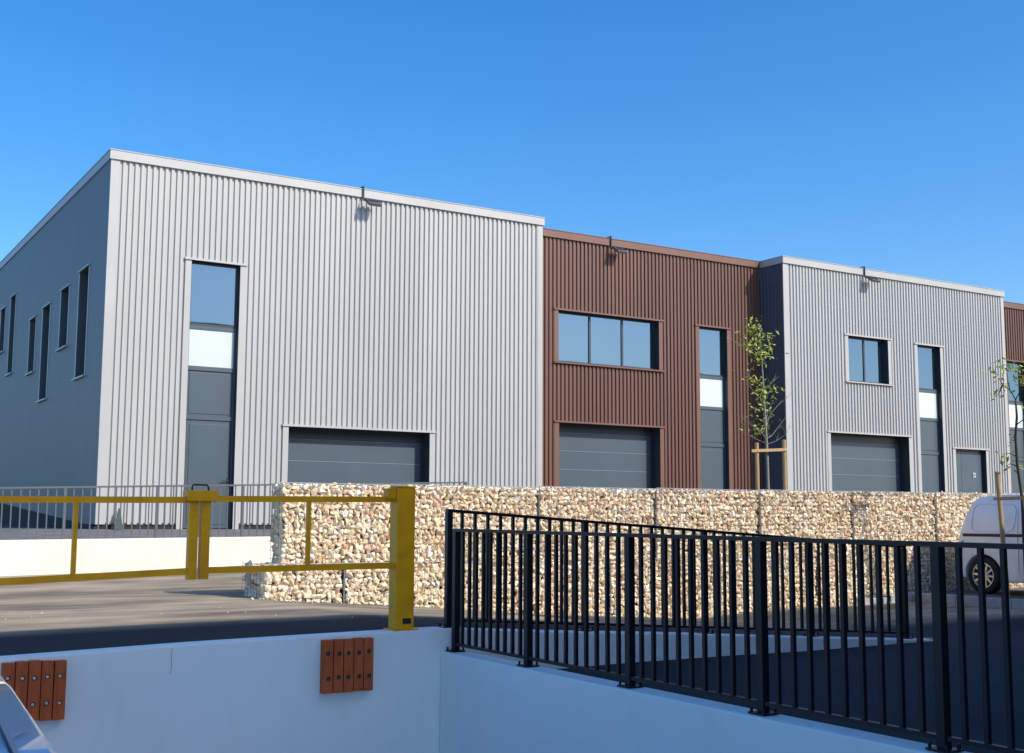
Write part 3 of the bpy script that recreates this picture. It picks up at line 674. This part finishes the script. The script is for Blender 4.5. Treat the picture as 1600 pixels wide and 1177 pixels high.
# ------------------------------------------------------------------ gabions
def stone_mesh(seed, npts=11):
    r = random.Random(seed); bm = bmesh.new()
    for i in range(npts):
        v = Vector((r.gauss(0, 1), r.gauss(0, 1), r.gauss(0, 1))).normalized()*r.uniform(.82, 1.05); bm.verts.new((v.x, v.y, v.z))
    bmesh.ops.convex_hull(bm, input=list(bm.verts))
    for v in [v for v in bm.verts if not v.link_faces]: bm.verts.remove(v)
    bmesh.ops.recalc_face_normals(bm, faces=bm.faces)
    me = bpy.data.meshes.new('stone'); bm.to_mesh(me); bm.free(); me.materials.append(M_STONE); return me
STONES = [stone_mesh(i+10) for i in range(14)]
SDATA = [([v.co.copy() for v in me.vertices], [tuple(p.vertices) for p in me.polygons]) for me in STONES]
R = random.Random(3)
def stone_xf(u, v, out, ax, fixed, sw, sh):
    """matrix of a stone on a face; ax 0: face along x at y=fixed, ax 1: face along y at x=fixed, ax 2: top (u=x, v=y, z=fixed)"""
    rot = Matrix.Rotation(R.uniform(-.6, .6), 4, 'Y' if ax == 0 else ('X' if ax == 1 else 'Z')) @ Matrix.Rotation(R.uniform(0, 6.28), 4, (R.gauss(0,1), R.gauss(0,1), R.gauss(0,1)))
    sd_ = R.uniform(.035, .055)
    if ax == 0: loc = (u, fixed+out, v); S = (sw, sd_, sh)
    elif ax == 1: loc = (fixed+out, u, v); S = (sd_, sw, sh)
    else: loc = (u, v, fixed-out); S = (sw, sh, sd_)
    tw = Matrix.Rotation(R.uniform(-.9, .9), 4, ('Y','X','Z')[ax])
    return Matrix.Translation(loc) @ tw @ Matrix.Diagonal((*S, 1)) @ Matrix.Rotation(R.uniform(0, 6.28), 4, Vector((R.gauss(0,1), R.gauss(0,1), R.gauss(0,1))).normalized())
def face_xfs(a, b, c, d, ax, fixed, cw=.098, ch=.058):
    out = []; rows = max(1, round((d-c)/ch)); rh = (d-c)/rows
    for j in range(rows):
        x = a + R.uniform(0, .03)
        while x < b-.02:
            wd = R.uniform(.055, .095) if R.random() < .75 else R.choice((R.uniform(.04, .06), R.uniform(.10, .14)))
            wd = min(wd, b-x)
            if b-x-wd < .04: wd = b-x
            u = x+wd/2; v = c+(j+.5)*rh+R.uniform(-.014, .014)
            out.append(stone_xf(u, v, R.uniform(.030, .050), ax, fixed, wd*.62, rh*R.uniform(.66, 1.0)))
            x += wd
    return out
def joined(name, xfs, parent, kind='stuff'):
    V = []; F = []; off = Vector(parent.location)
    for M in xfs:
        vs_, fs = R.choice(SDATA); n = len(V)
        for q in vs_:
            p = M @ q - off; V.append((p.x, p.y, p.z))
        for f in fs: F.append(tuple(i+n for i in f))
    me = bpy.data.meshes.new(name); me.from_pydata(V, [], F); me.update()
    return link(name, me, M_STONE, parent, kind)
def singles(xfs, parent):
    off = Matrix.Translation(-Vector(parent.location))
    for M in xfs:
        o = bpy.data.objects.new('stone', R.choice(STONES)); COL.objects.link(o); o.parent = parent; o.matrix_local = off @ M
def gabion(x0, x1, y0, y1, z0, z1, label, individual, left_face=False, zvis=None, right_face=False):
    t = thing('gabion_basket', label, 'gabion', ((x0+x1)/2, (y0+y1)/2, z0), 'stone-filled gabion baskets')
    zl = zvis if zvis is not None else z0
    fr = face_xfs(x0+.01, x1-.01, zl, z1-.01, 0, y0)
    ind = []; rest = []
    if individual: ind += fr
    else: rest += fr
    if left_face: ind += face_xfs(y0+.05, y1-.01, zl, z1-.01, 1, x0)
    if right_face:
        rest += [Matrix.Translation((0,0,0)) @ q for q in face_xfs(y0+.05, y1-.01, zl, z1-.01, 1, x1-.09)]
    rest += face_xfs(x0+.03, x1-.03, y0+.06, y1-.03, 2, z1-.004)                     # top
    rest += face_xfs(x0+.05, x1-.03, zl, z1-.06, 0, y0+.035)                          # second layer behind the face
    if len(ind) > 300:
        ind.sort(key=lambda q: -abs(q.determinant())); rest += ind[300:]; ind = ind[:300]
    singles(ind, t); joined('stones', rest, t)
    MB().box(x0+.13, x1-.06, y0+.15, y1-.05, z0, z1-.10).build('core', M_CORE, t)
    wm = MB(); r_ = .0035; yy = y0-.006
    x = x0
    while x < x1+.001:
        wm.box(x-r_/2, x+r_/2, yy-r_/2, yy+r_/2, zl-.05, z1+.004); x += (x1-x0)/round((x1-x0)/.1)
    z = z1
    while z > zl-.03:
        wm.box(x0, x1, yy-r_*1.6, yy-r_*.6, z-r_/2, z+r_/2); z -= .1
    if left_face:
        y = y0
        while y < y1+.001: wm.box(x0-.010, x0-.010+r_, y-r_/2, y+r_/2, zl-.05, z1+.004); y += .1
        z = z1
        while z > zl-.03: wm.box(x0-.014, x0-.010, y0, y1, z-r_/2, z+r_/2); z -= .1
    for x in (x0+.004, x1-.004): wm.tube([(x, yy-.004, zl-.05), (x, yy-.004, z1+.006)], .0038, 6)
    wm.tube([(x0, yy-.002, z1+.004), (x1, yy-.002, z1+.004)], .005, 6)
    wm.build('wire_mesh', M_WIRE, t)
    return t
GYF = 13.88
upper = [(5.34, 7.0, 'upper gabion basket at the left end of the stone wall, behind the right gate leaf'),
         (7.0, 9.0, 'upper gabion basket just right of the yellow post, second from the left end'),
         (9.0, 11.0, 'upper gabion basket in front of the brown garage door'),
         (11.0, 13.0, 'upper gabion basket in front of the brown wall left of its entrance strip'),
         (13.0, 15.0, 'upper gabion basket with the staked young tree directly behind it'),
         (15.0, 17.0, 'upper gabion basket in front of the right grey garage door'),
         (17.0, 19.0, 'upper gabion basket partly hidden by the white van'),
         (19.0, 21.0, 'upper gabion basket at the right end, behind the white van')]
for i, (a, b, lab) in enumerate(upper):
    tp = .43+.006*(a-5.34)
    gabion(a, b-.004, GYF, GYF+.36, -.53, tp, lab, i < 4, left_face=(i == 0), right_face=(i == len(upper)-1))
lower = [(5.13, 6.16, 'short lower gabion basket at the left end, in full sun beside the dusty yard'),
         (6.16, 8.16, 'lower gabion basket at the foot of the wall behind the yellow post'),
         (8.16, 10.16, 'lower gabion basket behind the left half of the black railings'),
         (10.16, 12.16, 'lower gabion basket at the dip in the ground behind the black railings'),
         (12.16, 14.16, 'lower gabion basket right of the ground dip, below the staked tree'),
         (14.16, 16.1, 'lower gabion basket meeting the pale kerb'),
         (16.1, 18.5, 'lower gabion basket shaded by the white van'),
         (18.5, 21.0, 'lower gabion basket at the right end, hidden behind the van')]
for i, (a, b, lab) in enumerate(lower):
    gmin = min(gz(a, GYF), gz(b, GYF))-.06
    gabion(a, b-.004, GYF-.03, GYF+.70, -1.6, -.532, lab, i < 4, left_face=(i == 0), zvis=gmin, right_face=(i == len(lower)-1))
# loose chips at the foot of the gabions
V = []
pb = thing('loose_stones', 'small stone chips scattered along the foot of the gabion wall', 'stones', (8, 13.6, -1))
xf = []
for i in range(240):
    x = R.uniform(4.95, 15.5); y = GYF-.06-abs(R.gauss(0, .13)); s = R.uniform(.008, .028) if R.random() < .85 else R.uniform(.03, .045)
    xf.append(Matrix.Translation((x, y, gz(x, y)+s*.4)) @ Matrix.Rotation(R.uniform(0, 6), 4, 'Z') @ Matrix.Diagonal((s, s*.8, s*.6, 1)))
for i in range(22):
    x = R.uniform(1.5, 9); y = R.uniform(10.5, 13.5); s = R.uniform(.005, .011)
    xf.append(Matrix.Translation((x, y, gz(x, y)+s*.4)) @ Matrix.Diagonal((s, s*.8, s*.6, 1)))
joined('chips', xf, pb); pb['kind'] = 'stuff'

# ------------------------------------------------------------------ kerb and parking strip
sheet('parking_bay', M_PAVE, [16.24, 17, 18.5, 30, 60], [3.0, 6, 9, 12, 13.86], lambda x, y: -1.147)
k = thing('kerb', 'pale concrete kerb edging the parking bay in front of the van', 'kerb', (16.17, 9, -1.28))
y = 13.84; 
for i in range(10):
    y0 = y-1.0; dz = random.uniform(-.002, .002)
    box('kerb_stone', M_KERB, k, 16.10, 16.25, y0+.004, y-.004, -1.34, -1.14+dz, bevel=.012); y = y0
k2 = thing('kerb', 'short run of pale kerb stones along the foot of the gabion wall left of the parking bay', 'kerb', (15.6, 13.72, -1.3))
for i in range(2): box('kerb_stone', M_KERB, k2, 14.9+i*.6+.004, 14.9+(i+1)*.6-.004, 13.66, 13.80, -1.4, -1.20+.03*i, bevel=.012)

# ------------------------------------------------------------------ trees
def add_leaves(mb, c, n, rad, size, rr):
    for i in range(n):
        p = Vector(c)+Vector((rr.gauss(0, 1)*rad[0], rr.gauss(0, 1)*rad[1], rr.gauss(0, 1)*rad[2]))
        d = Vector((rr.gauss(0, 1), rr.gauss(0, 1), rr.gauss(0, .7)-.2)).normalized(); s = Vector((rr.gauss(0,1), rr.gauss(0,1), rr.gauss(0,1))).cross(d).normalized()
        nrm = d.cross(s); L = size*rr.uniform(.7, 1.25); W = L*.42
        q = [p, p+d*L*.45+s*W*.5-nrm*.1*L, p+d*L, p+d*L*.45-s*W*.5-nrm*.1*L]; k_ = len(mb.v)
        mb.v += [tuple(x) for x in q]; mb.f += [(k_, k_+1, k_+2), (k_, k_+2, k_+3)]
def support(label, stakes, bar, m_=M_WOOD, group='tree stakes'):
    t = thing('tree_support', label, 'tree stakes', stakes[0][0], group)
    for (a, b, r_) in stakes: 
        o = MB().tube([a, tuple((Vector(a)+Vector(b))/2), tuple(Vector(b)-Vector((0,0,.01))), b], [r_*1.05, r_, r_, r_*.85], 12).build('stake', m_, t)
    MB().bar(bar[0], bar[1], .025, .05).build('crossbar', m_, t)
    return t
rr = random.Random(5)
# young tree behind the gabions (trunk near x 14.8, y 15.6)
Y1 = 15.6
t1 = thing('young_tree', 'slender young tree with sparse yellow-green leaves behind the gabion wall', 'tree', (14.84, Y1, -.66), 'young staked trees')
tr = MB()
tr.tube([(14.85,Y1,-.66),(14.81,Y1,.6),(14.80,Y1,1.2),(14.77,Y1,1.8),(14.74,Y1,2.4),(14.71,Y1,2.9),(14.68,Y1,3.43)], [.028,.025,.023,.019,.014,.009,.004], 8)
def br(pts, r0):
    tr.tube([(x, Y1+dy, z) for x, dy, z in pts], [r0*(1-.7*i/(len(pts)-1)) for i in range(len(pts))], 5, cap=False)
for pts in ([(14.80,0,1.32),(14.93,-.1,1.38),(15.08,-.18,1.50),(15.12,-.2,1.60)], [(14.79,0,1.42),(14.95,.05,1.47),(15.15,.1,1.62),(15.25,.1,1.72)],
            [(14.79,0,1.55),(14.9,0.1,1.66),(15.05,.2,1.80),(15.22,.25,1.86)], [(14.78,0,1.70),(14.86,-.05,1.86),(14.98,-.1,2.0),(15.15,-.15,2.14)], [(14.78,0,1.62),(14.9,.1,1.8),(14.99,.15,1.95)],
            [(14.79,0,1.40),(14.6,-.1,1.50),(14.35,-.15,1.60),(14.12,-.2,1.70)], [(14.79,0,1.34),(14.6,.1,1.42),(14.38,.12,1.52)], [(14.79,0,1.5),(14.65,.1,1.62),(14.45,.15,1.78)],
            [(14.77,0,1.80),(14.66,-.1,1.95),(14.55,-.12,2.1),(14.42,-.1,2.2)], [(14.77,0,1.9),(14.68,.1,2.1),(14.6,.15,2.3)], [(14.74,0,2.3),(14.62,.05,2.4),(14.5,.1,2.5)],
            [(14.74,0,2.25),(14.83,-.08,2.36),(14.9,-.1,2.42)], [(14.71,0,2.85),(14.55,.05,2.95),(14.3,.1,3.05),(14.13,.1,3.1)], [(14.72,0,2.7),(14.85,-.05,2.95),(14.9,-.08,3.2)], [(14.72,0,2.8),(14.6,-.1,3.1),(14.45,-.12,3.36)]):
    br(pts, .0085)
    for q in pts[1:]:
        for _ in range(2):
            dx_, dy_, dz_ = rr.uniform(-.14, .14), rr.uniform(-.12, .12), rr.uniform(.02, .16)
            br([q, (q[0]+dx_*.5, q[1]+dy_*.5, q[2]+dz_*.6), (q[0]+dx_, q[1]+dy_, q[2]+dz_)], .0035)
tr.build('trunk', M_BARK, t1, smooth=True)
cr_ = MB()
def PX(x, y): return (14.671+(x-1186)*.0149+(y-505)*.00055, (755-y)*.01105+.655)
for (px, py, n) in ((1170,508,22),(1188,513,24),(1200,521,22),(1185,541,20),(1166,543,18),(1149,533,7),(1199,541,20),(1185,561,22),(1178,527,16),(1194,552,14),(1175,556,8),
                    (1162,587,6),(1176,597,16),(1186,607,22),(1199,602,9),(1181,623,18),(1188,616,12),(1175,643,10),(1180,650,6),(1191,658,9),(1168,671,12),(1189,668,8),(1172,680,6),(1178,632,8)):
    X_, Z_ = PX(px, py); add_leaves(cr_, (X_, Y1+rr.uniform(-.12, .12), Z_), int(n*1.25), (.075, .10, .06), .092, rr)
cr_.build('crown', M_LEAF, t1)
support('two pine stakes with a crossbar holding the young tree behind the gabions', [((14.52, Y1-.05, -.66), (14.515, Y1-.05, 1.335), .036), ((15.16, Y1-.05, -.66), (15.155, Y1-.05, 1.41), .036)],
        ((14.36, Y1-.09, 1.19), (15.17, Y1-.09, 1.24)))
# tree in the strip by the van
X2 = 16.42
t2 = thing('young_tree', 'thin dark-stemmed young tree at the right edge in front of the white van', 'tree', (X2, 11.8, -1.15), 'young staked trees')
tr = MB(); tr.tube([(X2,11.78,-1.15),(X2,11.80,-.3),(X2,11.80,.36),(X2,11.86,.9),(X2,11.87,1.3),(X2,11.83,1.62),(X2,11.84,1.90)], [.028,.026,.024,.022,.02,.018,.014], 8)
def br2(pts, r0): tr.tube([(X2+dx, y_, z_) for dx, y_, z_ in pts], [r0*(1-.75*i/(len(pts)-1)) for i in range(len(pts))], 5, cap=False)
for pts in ([(0,11.84,1.88),(.02,11.93,2.02),(-.02,12.05,2.14),(0,12.15,2.30),(0,12.24,2.42)], [(0,11.84,1.88),(-.03,11.72,2.02),(0,11.6,2.15),(.05,11.45,2.35)], [(0,11.93,2.02),(.05,12.0,2.2),(.1,12.05,2.45)],
            [(0,11.83,1.5),(.05,11.7,1.6),(.1,11.6,1.75)], [(0,11.72,2.02),(.06,11.75,2.3),(.05,11.78,2.5)], [(0,11.86,1.0),(0,11.98,1.06),(0,12.1,1.05)], [(0,11.86,.85),(-.02,11.97,.9),(0,12.06,.86)], [(0,11.87,1.25),(0,11.97,1.27)],
            [(0,12.05,2.14),(0,12.13,2.0),(0,12.22,1.95)]): br2(pts, .010)
tr.build('trunk', M_BARK2, t2, smooth=True)
cr_ = MB()
for (yy, zz, n) in ((12.22,2.40,12),(12.12,2.30,10),(12.02,2.45,8),(12.10,2.12,9),(12.0,2.02,7),(11.92,2.36,14),(11.85,2.25,12),(11.80,2.42,10),(11.72,2.2,12),(11.63,2.12,12),(11.55,2.3,12),(11.45,2.4,12),(11.68,2.45,10),
                    (11.95,1.27,7),(12.08,1.04,7),(12.0,.98,6),(12.0,.86,9),(11.6,1.75,6),(12.2,1.97,6)):
    add_leaves(cr_, (X2+rr.uniform(-.1, .1), yy, zz), n, (.08, .05, .045), .092, rr)
cr_.build('crown', M_LEAF, t2)
support('pine stake with a crossbar tied to the young tree in front of the van', [((16.38, 12.10, -1.15), (16.38, 12.19, .785), .036), ((16.38, 11.42, -1.15), (16.38, 11.42, .80), .036)],
        ((16.335, 12.24, .362), (16.335, 11.38, .375)))

# ------------------------------------------------------------------ vehicles
def silhouette_body(name, mat_, parent, prof, half, belt, tumble, bevel, y0, x0, z0, seg=3):
    """side outline (y, z) extruded across x, leaning inwards above the belt line"""
    bm = bmesh.new(); A = [bm.verts.new((-half, y_, z_)) for y_, z_ in prof]; B = [bm.verts.new((half, y_, z_)) for y_, z_ in prof]
    fa = bm.faces.new(A); fb = bm.faces.new(B[::-1]); n = len(prof)
    for i in range(n): bm.faces.new((A[i], B[i], B[(i+1) % n], A[(i+1) % n]))
    bmesh.ops.recalc_face_normals(bm, faces=bm.faces)
    zs = [belt] if tumble else []
    for zz in zs: bmesh.ops.bisect_plane(bm, geom=list(bm.verts)+list(bm.edges)+list(bm.faces), plane_co=(0, 0, zz), plane_no=(0, 0, 1))
    sil = [e for e in bm.edges if abs(abs(e.verts[0].co.x)-half) < 1e-4 and e.verts[0].co.x*e.verts[1].co.x > 0 and any(abs(f.normal.x) < .5 for f in e.link_faces)]
    bmesh.ops.bevel(bm, geom=sil, offset=bevel, segments=seg, affect='EDGES', profile=.5, clamp_overlap=True)
    for v in bm.verts:
        if v.co.z > belt: v.co.x *= 1-tumble*(v.co.z-belt)
        else: v.co.x *= 1-.06*(belt-v.co.z)
    bmesh.ops.triangulate(bm, faces=[f for f in bm.faces if len(f.verts) > 4])
    bmesh.ops.translate(bm, verts=bm.verts, vec=(x0, y0, z0))
    me = bpy.data.meshes.new(name); bm.to_mesh(me); bm.free()
    off = Vector(parent.location); me.transform(Matrix.Translation(-off))
    o = link(name, me, mat_, parent)
    for p in me.polygons: p.use_smooth = True
    try:
        me.set_sharp_from_angle(angle=math.radians(35))
    except Exception: pass
    return o
def arch(cy, cz, r, n=10, a0=0, a1=180):
    return [(cy+r*math.cos(math.radians(a0+(a1-a0)*i/n)), cz+r*math.sin(math.radians(a0+(a1-a0)*i/n))) for i in range(n+1)]
def wheel(parent, x, y, z, r, rr_, side, spokes=10, width=.2):
    wl = MB(); N = 28
    prof = [(0, rr_), (0, r-.035), (.02, r-.008), (.05, r), (width-.05, r), (width-.02, r-.008), (width, r-.035), (width, rr_)]
    k0 = 0
    for i in range(N):
        a = 2*math.pi*i/N
        for (d, q) in prof: wl.v.append((x-side*0+(-side)*d, y+q*math.cos(a), z+q*math.sin(a)))
    P = len(prof)
    for i in range(N):
        for j in range(P-1): wl.f.append((i*P+j, ((i+1) % N)*P+j, ((i+1) % N)*P+j+1, i*P+j+1))
    w_ = wl.build('wheel', M_TYRE, parent, smooth=True)
    rm = MB(); a_x = x-side*.012
    # rim ring
    ring = [(0, rr_+.004), (0, rr_-.018), (.05, rr_-.03), (.12, rr_-.035)]
    for i in range(N):
        a = 2*math.pi*i/N
        for d, q in ring: rm.v.append((a_x-side*d, y+q*math.cos(a), z+q*math.sin(a)))
    for i in range(N):
        for j in range(3): rm.f.append((i*4+j, ((i+1) % N)*4+j, ((i+1) % N)*4+j+1, i*4+j+1))
    for s in range(spokes):
        a = 2*math.pi*s/spokes+.1
        c, sn = math.cos(a), math.sin(a); px_, pz_ = -sn, c
        q = []
        for (rad_, wd, xx) in ((.03, .022, .028), (rr_-.016, .014, .008)):
            for sg, dx in ((-1, 0), (1, 0), (1, .025), (-1, .025)):
                q.append((a_x-side*(xx+dx), y+c*rad_+px_*wd*sg, z+sn*rad_+pz_*wd*sg))
        rm.hexa(q)
    rm.tube([(a_x-side*.02, y, z), (a_x-side*.06, y, z)], .045, 16)
    rm.build('rim', M_RIM, w_)
    mb = MB().tube([(a_x-side*.10, y, z), (a_x-side*.12, y, z)], rr_-.03, 24); mb.build('brake_disc', M_BLACK, w_)
    return w_
# --- white van, nose towards the viewer's right, tail at the gabions
VG = -1.147; VX = 16.92; HALF = .82; RW = .30
v = thing('parked_van', 'small white panel van parked with its tail to the gabion wall at the right edge', 'van', (VX+HALF, 11.5, VG))
# outline, y decreasing towards the nose
RY, FY = 12.955, 10.45
prof = [(13.40, .30), (13.43, .50), (13.42, .78), (13.36, .98), (13.26, 1.25), (13.13, 1.48), (12.99, 1.56), (12.6, 1.59), (11.6, 1.60), (11.0, 1.57), (10.72, 1.50),
        (10.32, 1.18), (10.05, .98), (9.62, .88), (9.42, .74), (9.34, .50), (9.34, .24), (9.45, .19)]
prof += [(FY-.36, .19)] + [(FY-p[0]+FY if False else p[0], p[1]) for p in arch(FY, .29, .345, 12, 196, -16)][0:0]
prof += [(FY+.345*math.cos(math.radians(a)), .29+.345*math.sin(math.radians(a))) for a in range(196, -17, -12)]
prof += [(RY-.36, .20)] + [(RY+.345*math.cos(math.radians(a)), .29+.345*math.sin(math.radians(a))) for a in range(196, -17, -12)]
prof += [(13.34, .26)]
silhouette_body('body', M_VAN, v, prof, HALF, .93, .12, .05, 0, VX+HALF, VG)
for yy in (RY, FY):
    wheel(v, VX+.01, yy, VG+RW, RW, .205, -1, 10); wheel(v, VX+2*HALF-.01, yy, VG+RW, RW, .205, 1, 10)
    MB().box(VX+.22, VX+2*HALF-.22, yy-.34, yy+.34, VG+.2, VG+.62).build('wheel_housing', M_BLACK, v)
# side details
mb = MB().box(VX-.006, VX+.012, 11.55, 13.30, VG+.918, VG+.966); mb.build('door_track', M_BLACK, v)
def loop(cy, cz, hy, hz_, r_, n=6, slant=.0):
    pts = []
    for (sy, sz, a0) in ((1, 1, 0), (-1, 1, 90), (-1, -1, 180), (1, -1, 270)):
        for i in range(n+1):
            a = math.radians(a0+90*i/n); y_ = cy+sy*(hy-r_)+r_*math.cos(a); z_ = cz+sz*(hz_-r_)+r_*math.sin(a)
            pts.append((y_-slant*(z_-cz), z_))
    return pts
def sidex(z): return VX+HALF-HALF*(1-.12*max(0, z-.93))
for cy, hy in ((12.72, .40), (11.72, .45)):
    L_ = loop(cy, 1.22, hy, .22, .12, slant=.12); rp = MB(); rp.tube([(sidex(z_)-.001, y_, VG+z_) for y_, z_ in L_]+[(sidex(L_[0][1])-.001, L_[0][0], VG+L_[0][1])], .009, 5, cap=False)
    rp.build('pressed_panel', M_VAN, v, smooth=True)
MB().tube([(VX-.001, 12.27, VG+.35), (VX-.001, 12.27, VG+.90), (sidex(1.3)-.001, 12.27, VG+1.3), (sidex(1.5)+.01, 12.27, VG+1.5)], .004, 4).build('door_seam', M_BLACK, v)
MB().tube([(VX-.001, 11.15, VG+.30), (VX-.001, 11.15, VG+.90), (sidex(1.3)-.001, 11.10, VG+1.3), (sidex(1.5)+.01, 11.05, VG+1.5)], .004, 4).build('door_seam', M_BLACK, v)
MB().hexa([(VX-.004,13.34,VG+.66),(VX+.10,13.45,VG+.66),(VX+.10,13.46,VG+.66),(VX+.0,13.43,VG+.66),(VX+.01,13.24,VG+1.02),(VX+.10,13.36,VG+1.02),(VX+.10,13.37,VG+1.02),(VX+.03,13.36,VG+1.02)]).build('tail_light', M_RED, v)
MB().box(VX+.02, VX+2*HALF-.02, 13.38, 13.47, VG+.27, VG+.50).build('rear_bumper', M_BLACK, v, bevel=.02)
MB().hexa([(VX+.01,10.15,VG+.98),(VX+.03,10.15,VG+.98),(VX+.03,11.0,VG+.98),(VX+.01,11.0,VG+.98),(VX+.045,10.55,VG+1.38),(VX+.06,10.55,VG+1.38),(VX+.06,10.98,VG+1.40),(VX+.045,10.98,VG+1.40)]).build('side_window', M_DGLASS, v)
MB().hexa([(VX+.12,10.02,VG+1.0),(VX+2*HALF-.12,10.02,VG+1.0),(VX+2*HALF-.12,10.10,VG+1.0),(VX+.12,10.10,VG+1.0),(VX+.18,10.62,VG+1.47),(VX+2*HALF-.18,10.62,VG+1.47),(VX+2*HALF-.18,10.70,VG+1.47),(VX+.18,10.70,VG+1.47)]).build('windscreen', M_DGLASS, v)
MB().box(VX-.012, VX+.004, 12.34, 12.46, VG+.80, VG+.83).build('door_handle', M_VAN, v, bevel=.004)

# --- car at the lower left, its shoulder cuts the corner of the picture
CZ = -1.748
car = thing('parked_car', 'blue-silver car shoulder with dark window cutting the lower left corner', 'car', (.10, 5.4, CZ))
cprof = [(2.05, .30), (2.10, .55), (2.0, .72), (1.75, .82), (1.1, 1.02), (.2, 1.05), (-1.0, 1.055), (-1.85, 1.045), (-2.06, .92), (-2.12, .6), (-2.05, .3), (-1.9, .2), (-1.68, .2)]
cprof += [(-1.3+.36*math.cos(math.radians(a)), .3+.36*math.sin(math.radians(a))) for a in range(195, -16, -15)]
cprof += [(.85, .2)] + [(1.3+.36*math.cos(math.radians(a)), .3+.36*math.sin(math.radians(a))) for a in range(195, -16, -15)] + [(1.9, .2)]
CH = .875
silhouette_body('body', M_CARP, car, cprof, CH, .7, .06, .035, 5.4, .10, CZ, seg=4)
gprof = [(1.0, .94), (.35, 1.35), (.1, 1.42), (-.9, 1.43), (-1.35, 1.36), (-1.85, 1.0), (-1.9, .9), (0, .9)]
silhouette_body('greenhouse', M_DGLASS, car, gprof, .71, .95, .42, .05, 5.4, .10, CZ)
silhouette_body('roof', M_CARP, car, [(.12, 1.425), (-.9, 1.44), (-1.3, 1.385), (-1.3, 1.375), (-.9, 1.425), (.1, 1.415)], .58, 2, 0, .004, 5.4, .10, CZ)
for yy in (-1.3, 1.3):
    wheel(car, .10+CH-.01, 5.4+yy, CZ+.31, .31, .21, 1, 10); wheel(car, .10-CH+.01, 5.4+yy, CZ+.31, .31, .21, -1, 10)
    MB().box(.10-CH+.2, .10+CH-.2, 5.4+yy-.35, 5.4+yy+.35, CZ+.2, CZ+.64).build('wheel_housing', M_BLACK, car)
MB().box(.10+.725, .10+.74, 5.4-1.6, 5.4+.75, CZ+1.055, CZ+1.068).build('window_trim', M_TRIM, car)
for s in (-1, 1): MB().hexa([(.10+s*.5-.2,7.44,CZ+.6),(.10+s*.5+.2,7.44,CZ+.6),(.10+s*.5+.2,7.52,CZ+.6),(.10+s*.5-.2,7.52,CZ+.6),(.10+s*.5-.2,7.3,CZ+.74),(.10+s*.5+.2,7.3,CZ+.74),(.10+s*.5+.2,7.42,CZ+.74),(.10+s*.5-.2,7.42,CZ+.74)]).build('headlight', M_LAMP, car)
car.rotation_euler = (0, 0, -math.radians(5.2))

# ------------------------------------------------------------------ small things at the left unit
t = thing('marker_board', 'small dark green wedge-shaped board leaning on the pale cladding left of the entrance', 'board', (6.14, 24.85, -.22))
MB().hexa([(6.04,24.62,-.215),(6.20,24.62,-.215),(6.20,24.66,-.215),(6.04,24.66,-.215),(6.175,24.90,.20),(6.205,24.90,.20),(6.205,24.93,.20),(6.175,24.93,.20)]).build('board', M_TEAL, t)
MB().tube([(6.24,24.78,-.21),(6.26,24.80,-.05),(6.245,24.87,.10),(6.21,24.92,.19)], [.008,.012,.010,.004], 8).build('pale_edge', M_TRIM, t, smooth=True)
